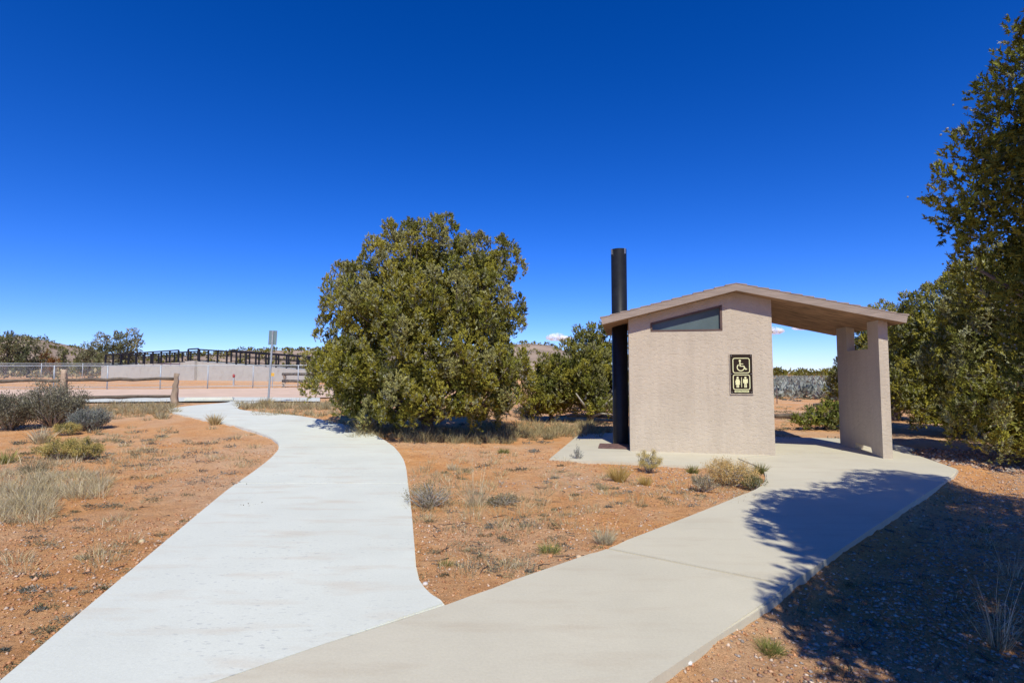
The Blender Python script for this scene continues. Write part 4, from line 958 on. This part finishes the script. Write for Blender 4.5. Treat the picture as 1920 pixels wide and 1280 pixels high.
# parking sign seen from the back
ps = P(503, 756); sg2 = empty('parking_sign', ps); tag(sg2, 'small sign on a metal post seen from behind', 'sign')
top = at(512, 621, ps.y) - ps; axis_ = Vector((top.x, 0, top.z)).normalized(); tilt = math.atan2(axis_.x, axis_.z); Mt = Matrix.Rotation(tilt, 4, 'Y')
bm = bmesh.new(); bm_box(bm, -0.026, 0.026, -0.008, 0.008, -0.1, top.z + 0.02, Mt); bm_box(bm, -0.026, -0.018, -0.03, -0.0085, -0.1, top.z + 0.02, Mt); bm_box(bm, 0.018, 0.026, -0.03, -0.0085, -0.1, top.z + 0.02, Mt); bmobj('post', bm, M['galv'], sg2)
pl = box('sign_plate', -0.14, 0.14, 0.010, 0.014, top.z - 0.46, top.z + 0.03, M['sign_back'], sg2, 0.0, Mt)
for z in (top.z - 0.06, top.z - 0.38): box('bolt', -0.012, 0.012, -0.016, -0.0085, z - .012, z + .012, M['screw'], sg2, 0.0, Mt)
# chain link fences
def link_mat():
    m, nt, b, out = newmat('chain_link'); b.inputs['Base Color'].default_value = (0.40, 0.42, 0.43, 1); b.inputs['Metallic'].default_value = 0.4; b.inputs['Roughness'].default_value = 0.5
    tc = nt.nodes.new('ShaderNodeTexCoord'); prev = None
    for sgn in (1, -1):
        sx = nt.nodes.new('ShaderNodeSeparateXYZ'); nt.links.new(tc.outputs['UV'], sx.inputs[0])
        a = nt.nodes.new('ShaderNodeMath'); a.operation = 'MULTIPLY_ADD'; nt.links.new(sx.outputs[1], a.inputs[0]); a.inputs[1].default_value = sgn; nt.links.new(sx.outputs[0], a.inputs[2])
        s = nt.nodes.new('ShaderNodeMath'); s.operation = 'PINGPONG'; nt.links.new(a.outputs[0], s.inputs[0]); s.inputs[1].default_value = 0.04
        g_ = nt.nodes.new('ShaderNodeMath'); g_.operation = 'LESS_THAN'; nt.links.new(s.outputs[0], g_.inputs[0]); g_.inputs[1].default_value = 0.0018
        if prev is None: prev = g_.outputs[0]
        else:
            mx = nt.nodes.new('ShaderNodeMath'); mx.operation = 'MAXIMUM'; nt.links.new(prev, mx.inputs[0]); nt.links.new(g_.outputs[0], mx.inputs[1]); prev = mx.outputs[0]
    t = nt.nodes.new('ShaderNodeBsdfTransparent'); ms = nt.nodes.new('ShaderNodeMixShader'); nt.links.new(prev, ms.inputs[0]); nt.links.new(t.outputs[0], ms.inputs[1]); nt.links.new(b.outputs[0], ms.inputs[2]); nt.links.new(ms.outputs[0], out.inputs[0])
    return m
M['chain'] = link_mat()
def chainlink(label, line, h, spacing, rails=('top',)):
    line = [Vector((p[0], p[1], basef(p[0], p[1]))) for p in line]; o = line[0]
    t = empty('chain_link_fence', o); tag(t, label, 'fence'); pts = []
    for a, b in zip(line, line[1:]):
        n = max(1, round((b - a).length / spacing)); pts += [a.lerp(b, i / n) for i in range(n)]
    pts.append(line[-1]); pts = [Vector((p.x, p.y, basef(p.x, p.y))) for p in pts]
    pm = tubes_mesh('post', [([(0, 0, -0.1), (0, 0, h + 0.03)], [0.034, 0.034])], 8)
    pm.materials.append(M['galv'])
    for p in pts: q = link('post', pm, None, t); q.location = p - o
    link('top_rail', tubes_mesh('top_rail', [([p - o + Vector((0, 0, h)) for p in pts], 0.026)], 6), M['galv'], t)
    if 'mid' in rails: link('bottom_rail', tubes_mesh('bottom_rail', [([p - o + Vector((0, 0, 0.12)) for p in pts], 0.02)], 6), M['galv'], t)
    V = []; Fc = []; UV = []; s = 0
    me = bpy.data.meshes.new('wire_mesh')
    for i, p in enumerate(pts):
        if i: s += (p - pts[i - 1]).length
        q = p - o; V += [(q.x, q.y - 0.035, q.z + 0.03), (q.x, q.y - 0.035, q.z + h - 0.03)]; UV += [(s, 0), (s, h)]
    Fc = [(2 * i, 2 * i + 2, 2 * i + 3, 2 * i + 1) for i in range(len(pts) - 1)]
    me.from_pydata(V, [], Fc); uv = me.uv_layers.new(name='UVMap')
    for l in me.loops: uv.data[l.index].uv = UV[l.vertex_index]
    link('wire_mesh', me, M['chain'], t)
    return t
fa_ = P(-120, 730); fb_ = P(300, 729.5); fc_ = P(474, 727)
def gh(v, p): return at(960, v, p.y).z - p.z
chainlink('near chain link fence along the far side of the gravel road', [P(-250, 731), fa_, P(100, 730), fb_, fc_, P(640, 725)], 1.35, 3.2, ('top', 'mid'))
chainlink('far chain link fence in front of the junipers', [(-62, 48), (-48, 50), (-41, 51), (-36, 51.5)], 1.5, 3.0)
# small signs by the fence
ys = P(511, 726); s3 = empty('yellow_notice', ys); tag(s3, 'small yellow notice on the chain link fence', 'sign')
c = at(511, 702, ys.y - .15) - ys; box('notice_plate', c.x - .11, c.x + .11, c.y - .01, c.y, c.z - .10, c.z + .10, M['yellow'], s3)
bm = bmesh.new(); bm_box(bm, c.x - .02, c.x + .02, c.y + .001, c.y + .03, -0.1, c.z + .09); bmobj('bracket_post', bm, M['galv'], s3)
hx = at(438, 718, 36.5); hx.z = basef(hx.x, hx.y); s4 = empty('red_marker', hx); tag(s4, 'red marker on a short grey post behind the near fence', 'marker')
ht = at(438, 700, 36.5).z - hx.z; bm = bmesh.new(); bm_box(bm, -.04, .04, -.04, .04, -.1, ht * .66); bmobj('post', bm, M['galv'], s4)
bm = bmesh.new(); bmesh.ops.create_uvsphere(bm, u_segments=10, v_segments=6, radius=0.12, matrix=Matrix.Translation((0, 0, ht * .78)) @ Matrix.Diagonal((.75, .75, 1.2, 1))); bmobj('marker_head', bm, M['red'], s4, True)
# concrete ramp wall with black railings
rw = empty('ramp', (at(360, 700, 47).x, 47, basef(-28, 47))); tag(rw, 'long pale concrete ramp wall in the left distance', 'ramp')
def ramp_piece(name, p0, p1, w, mat=M['far_concrete'], proud=0.0):
    o = rw.location; a, b = Vector(p0), Vector(p1); d = (b - a); d.z = 0; n = Vector((-d.y, d.x, 0)).normalized() * w
    off = -n.normalized() * proud
    bm = bmesh.new(); q = []
    for p, nn in ((a + off, Vector()), (b + off, Vector()), (b, n), (a, n)):
        t_ = p + nn; q.append((bm.verts.new(Vector((t_.x, t_.y, -0.3)) - Vector((o.x, o.y, o.z))), bm.verts.new(Vector((t_.x, t_.y, p.z)) - o)))
    for i in range(4): bm.faces.new((q[i][0], q[(i + 1) % 4][0], q[(i + 1) % 4][1], q[i][1]))
    bm.faces.new([x[1] for x in q]); return bmobj(name, bm, mat, rw)
wA, wB, wC, wD = at(190, 686, 51.5), at(352, 678.5, 47.2), at(370, 677.5, 46.8), at(640, 699, 41)
ramp_piece('wall_section', wA, wB, 2.4); ramp_piece('pier', wB + Vector((0.01, 0, .06)), wC + Vector((-.01, 0, .06)), 2.5, proud=0.25); ramp_piece('wall_section', wC, wD, 2.4)
def coping(p0, p1): 
    d = (p1 - p0); n = Vector((d.y, -d.x, 0)).normalized() * .08
    ramp_piece('coping', p0 + n + Vector((0, 0, .1)), p1 + n + Vector((0, 0, .1)), 0.4)
def railing(label, p0, p1, h=1.05, sp=1.15):
    p0 = Vector(p0); p1 = Vector(p1); t = empty('ramp_railing', p0); tag(t, label, 'railing'); L = (p1 - p0).length; n = max(1, round(L / sp))
    pm = bpy.data.meshes.new('post'); bm = bmesh.new(); bm_box(bm, -.055, .055, -.055, .055, 0, h); bm.to_mesh(pm); bm.free(); pm.materials.append(M['black_rail'])
    for i in range(n + 1): q = link('post', pm, None, t); q.location = (p1 - p0) * i / n
    for z, r in ((h, .06), (h * .62, .035), (h * .12, .035)): link('rail', tubes_mesh('rail', [([Vector((0, 0, z)), p1 - p0 + Vector((0, 0, z))], r)], 5, False), M['black_rail'], t)
up_ = Vector((0, 0, 0.0)); bk = Vector((0.3, 2.2, 0))
railing('black railing on the near edge of the sloping ramp', wC + Vector((.1, .1, 0)), wD + Vector((0, .1, 0)))
railing('black railing on the far edge of the sloping ramp', wC + bk + Vector((1.5, 0, 0)), wD + bk)
railing('black railing at the top landing of the ramp', wB + Vector((-.05, .1, 0.06)), wC + Vector((.0, .1, 0.06)), 1.07, 0.9)
railing('black railing on the left approach of the ramp', wA + Vector((0.3, .1, 0)), wB + Vector((-.9, .1, 0)))
railing('black railing on the back of the left approach', wA + bk, wB + bk + Vector((-.6, 0, 0)))
# thin steel post seen through the porch
tpst = G(1457, 757); o = link('steel_post', tubes_mesh('steel_post', [([(0, 0, -.1), (0, 0, .75)], [.02, .02])], 6), M['brown_metal']); o.location = tpst; tag(o, 'thin rusty steel post on the plain right of the restroom wall', 'post')

# ------------------------------------------------------------------ plain, far woodland, hills, clouds
def clump_proto(rng, n, pal, up=0.6, leaf=0.35):
    d = unit(rng.normal(size=(n, 3))); d[:, 2] = np.abs(d[:, 2]); p = d * (0.55 + 0.4 * rng.random((n, 1))) * np.array([.5, .5, .8])
    L = leaf * (.6 + .8 * rng.random(n)); V, Fc, C = sprays(p, d * .7 + rng.normal(size=(n, 3)) * .5 + np.array([0, 0, up]), L, L * .45, pal[rng.integers(0, len(pal), n)] * (.75 + .5 * rng.random((n, 1))), rng)
    return V, Fc, C
def scatter(name, label, cat, pos, sizes, pal, seed, n=40, mat='sage', leaf=0.35, nproto=6, hs=1.0):
    rng = np.random.default_rng(seed); pr = [clump_proto(rng, n, pal, leaf=leaf) for _ in range(nproto)]; VV = []; FF = []; CC = []; o = 0
    for p, s in zip(pos, sizes):
        V, Fc, C = pr[rng.integers(0, nproto)]; a = rng.random() * 6.28; ca, sa = math.cos(a), math.sin(a)
        W = np.stack([V[:, 0] * ca - V[:, 1] * sa, V[:, 0] * sa + V[:, 1] * ca, V[:, 2] * hs], 1) * s + p
        VV.append(W); FF.append(Fc + o); CC.append(C * (.8 + .4 * rng.random())); o += len(V)
    ob = link(name, npmesh(name, np.concatenate(VV), np.concatenate(FF), np.concatenate(CC)), M[mat])
    return tag(ob, label, cat, kind='stuff')
rng = np.random.default_rng(101)
ys_ = 30 + 170 * rng.random(3800) ** 1.5; xs_ = (-0.02 + 1.05 * rng.random(3800)) * ys_ + rng.normal(size=3800); ys_ += 9 * fbm(xs_ * .12, ys_ * .05, 2)
kp = xs_ > 2; xs_, ys_ = xs_[kp], ys_[kp]
scatter('sage_field', 'grey sagebrush covering the plain behind the restroom', 'sagebrush', np.stack([xs_, ys_, base(xs_, ys_)], 1), 0.5 + .45 * rng.random(len(xs_)), SILV * 1.25, 102, 26, leaf=.45)
xs_ = np.concatenate([-75 + 73 * rng.random(500)]); ys_ = 52 + 60 * rng.random(500)
scatter('far_scrub', 'low scrub on the red ground beyond the ramp', 'scrub', np.stack([xs_, ys_, base(xs_, ys_)], 1), .5 + .7 * rng.random(500), np.concatenate([SAGE * .8, STRAW * .8]), 103, 30, leaf=.4)
n = 520; ys_ = np.where(rng.random(n) < .5, 215 + 60 * rng.random(n), 190 + 150 * rng.random(n)); xs_ = (-1.15 + 2.3 * rng.random(n)) * ys_; ok = ~((xs_ < -6) & (ys_ < 200)); xs_, ys_ = xs_[ok], ys_[ok]
scatter('far_woodland', 'belt of dark junipers along the horizon', 'woodland', np.stack([xs_, ys_, base(xs_, ys_)], 1), 3.6 + 2.4 * rng.random(len(xs_)), OLIVE * .6, 104, 80, 'leaf', .22, hs=.82)
n = 380; ys_ = 95 + 60 * rng.random(n); xs_ = -1.0 * ys_ + .95 * ys_ * rng.random(n); 
scatter('mid_woodland', 'dark junipers on the flat between ramp and hills', 'woodland', np.stack([xs_, ys_, base(xs_, ys_)], 1), 2.3 + 1.4 * rng.random(n), OLIVE * .65, 105, 90, 'leaf', .22, hs=.8)
prof = [(-900, 672), (-300, 660), (-100, 648), (0, 639), (50, 632), (100, 643), (150, 658), (210, 668), (330, 668), (430, 664), (480, 657), (560, 659), (700, 655), (900, 652), (990, 645), (1030, 648), (1075, 668), (1130, 690), (1180, 702)]
pu = np.array([a for a, _ in prof]); pv = np.array([b for _, b in prof])
uu = np.linspace(-900, 1180, 260); tt = np.linspace(-1, 1, 33); HV = []
top_z = np.array([at(960, np.interp(u, pu, pv), 620).z for u in uu])
for t_ in tt:
    yy = 620 + t_ * 190; prof_ = math.cos(t_ * math.pi / 2) ** 1.3
    xx = (uu - 960) / F * 620 * (1 + 0.04 * t_)
    zz = np.maximum(-2, top_z) * prof_ + prof_ * 3.0 * fbm(xx * .02, np.full_like(xx, yy) * .02, 4) * (abs(t_) > .06) - 1.5 * (abs(t_) > .98)
    HV.append(np.stack([xx, np.full_like(xx, yy), zz], 1))
HV = np.array(HV); nr, nc = HV.shape[:2]; I = np.arange(nr * nc).reshape(nr, nc)
hl = link('hills', npmesh('hills', HV.reshape(-1, 3), np.stack([I[:-1, :-1].ravel(), I[:-1, 1:].ravel(), I[1:, 1:].ravel(), I[1:, :-1].ravel()], 1), smooth=True), M['hill']); tag(hl, 'low tan hills dotted with junipers on the horizon', 'hills', kind='structure')
ri = rng.integers(2, 18, 1500); ci = rng.integers(0, nc, 1500)
scatter('hill_junipers', 'scattered junipers dotting the low hills', 'woodland', HV[ri, ci] + np.stack([rng.normal(size=1500) * 2, rng.normal(size=1500) * 3, np.full(1500, -.5)], 1), 4.0 + 2.5 * rng.random(1500), OLIVE * .6, 106, 22, 'leaf', .45, hs=.8)
# small clouds
def cloud(label, u, v, Yd, w, h, seed):
    rng = np.random.default_rng(seed); c = at(u, v, Yd); bm = bmesh.new()
    for i in range(7):
        x = (i / 6 - .5) * w; r = h * (.35 + .35 * rng.random()) * (1 - abs(i / 6 - .5))
        bmesh.ops.create_icosphere(bm, subdivisions=3, radius=r, matrix=Matrix.Translation((x, rng.normal() * h * .3, r * .5 + rng.normal() * h * .08)) @ Matrix.Diagonal((1.8, 1.3, .8, 1)))
    m, nt, b, o_ = newmat('cloud_vapour'); b.inputs['Base Color'].default_value = (.9, .9, .9, 1); b.inputs['Roughness'].default_value = 1.0
    t = nt.nodes.new('ShaderNodeBsdfTransparent'); ms = nt.nodes.new('ShaderNodeMixShader'); nt.links.new(ramp(nt, tnoise(nt, 0.05, 5, 0.7), [(.4, (0, 0, 0)), (.62, (.5,) * 3)]), ms.inputs[0]); nt.links.new(t.outputs[0], ms.inputs[1]); nt.links.new(b.outputs[0], ms.inputs[2]); nt.links.new(ms.outputs[0], o_.inputs[0])
    o = bmobj('cloud', bm, m, None, True); o.location = c; tag(o, label, 'cloud', 'small clouds low on the horizon')
cloud('tiny white cloud above the hill left of the vent pipe', 1050, 637, 3000, 105, 55, 1)
cloud('tiny white cloud beside the restroom wall in the porch opening', 1452, 624, 3000, 60, 50, 2)
cloud('tiny white cloud at the centre of the porch opening', 1500, 617, 3000, 80, 35, 3)
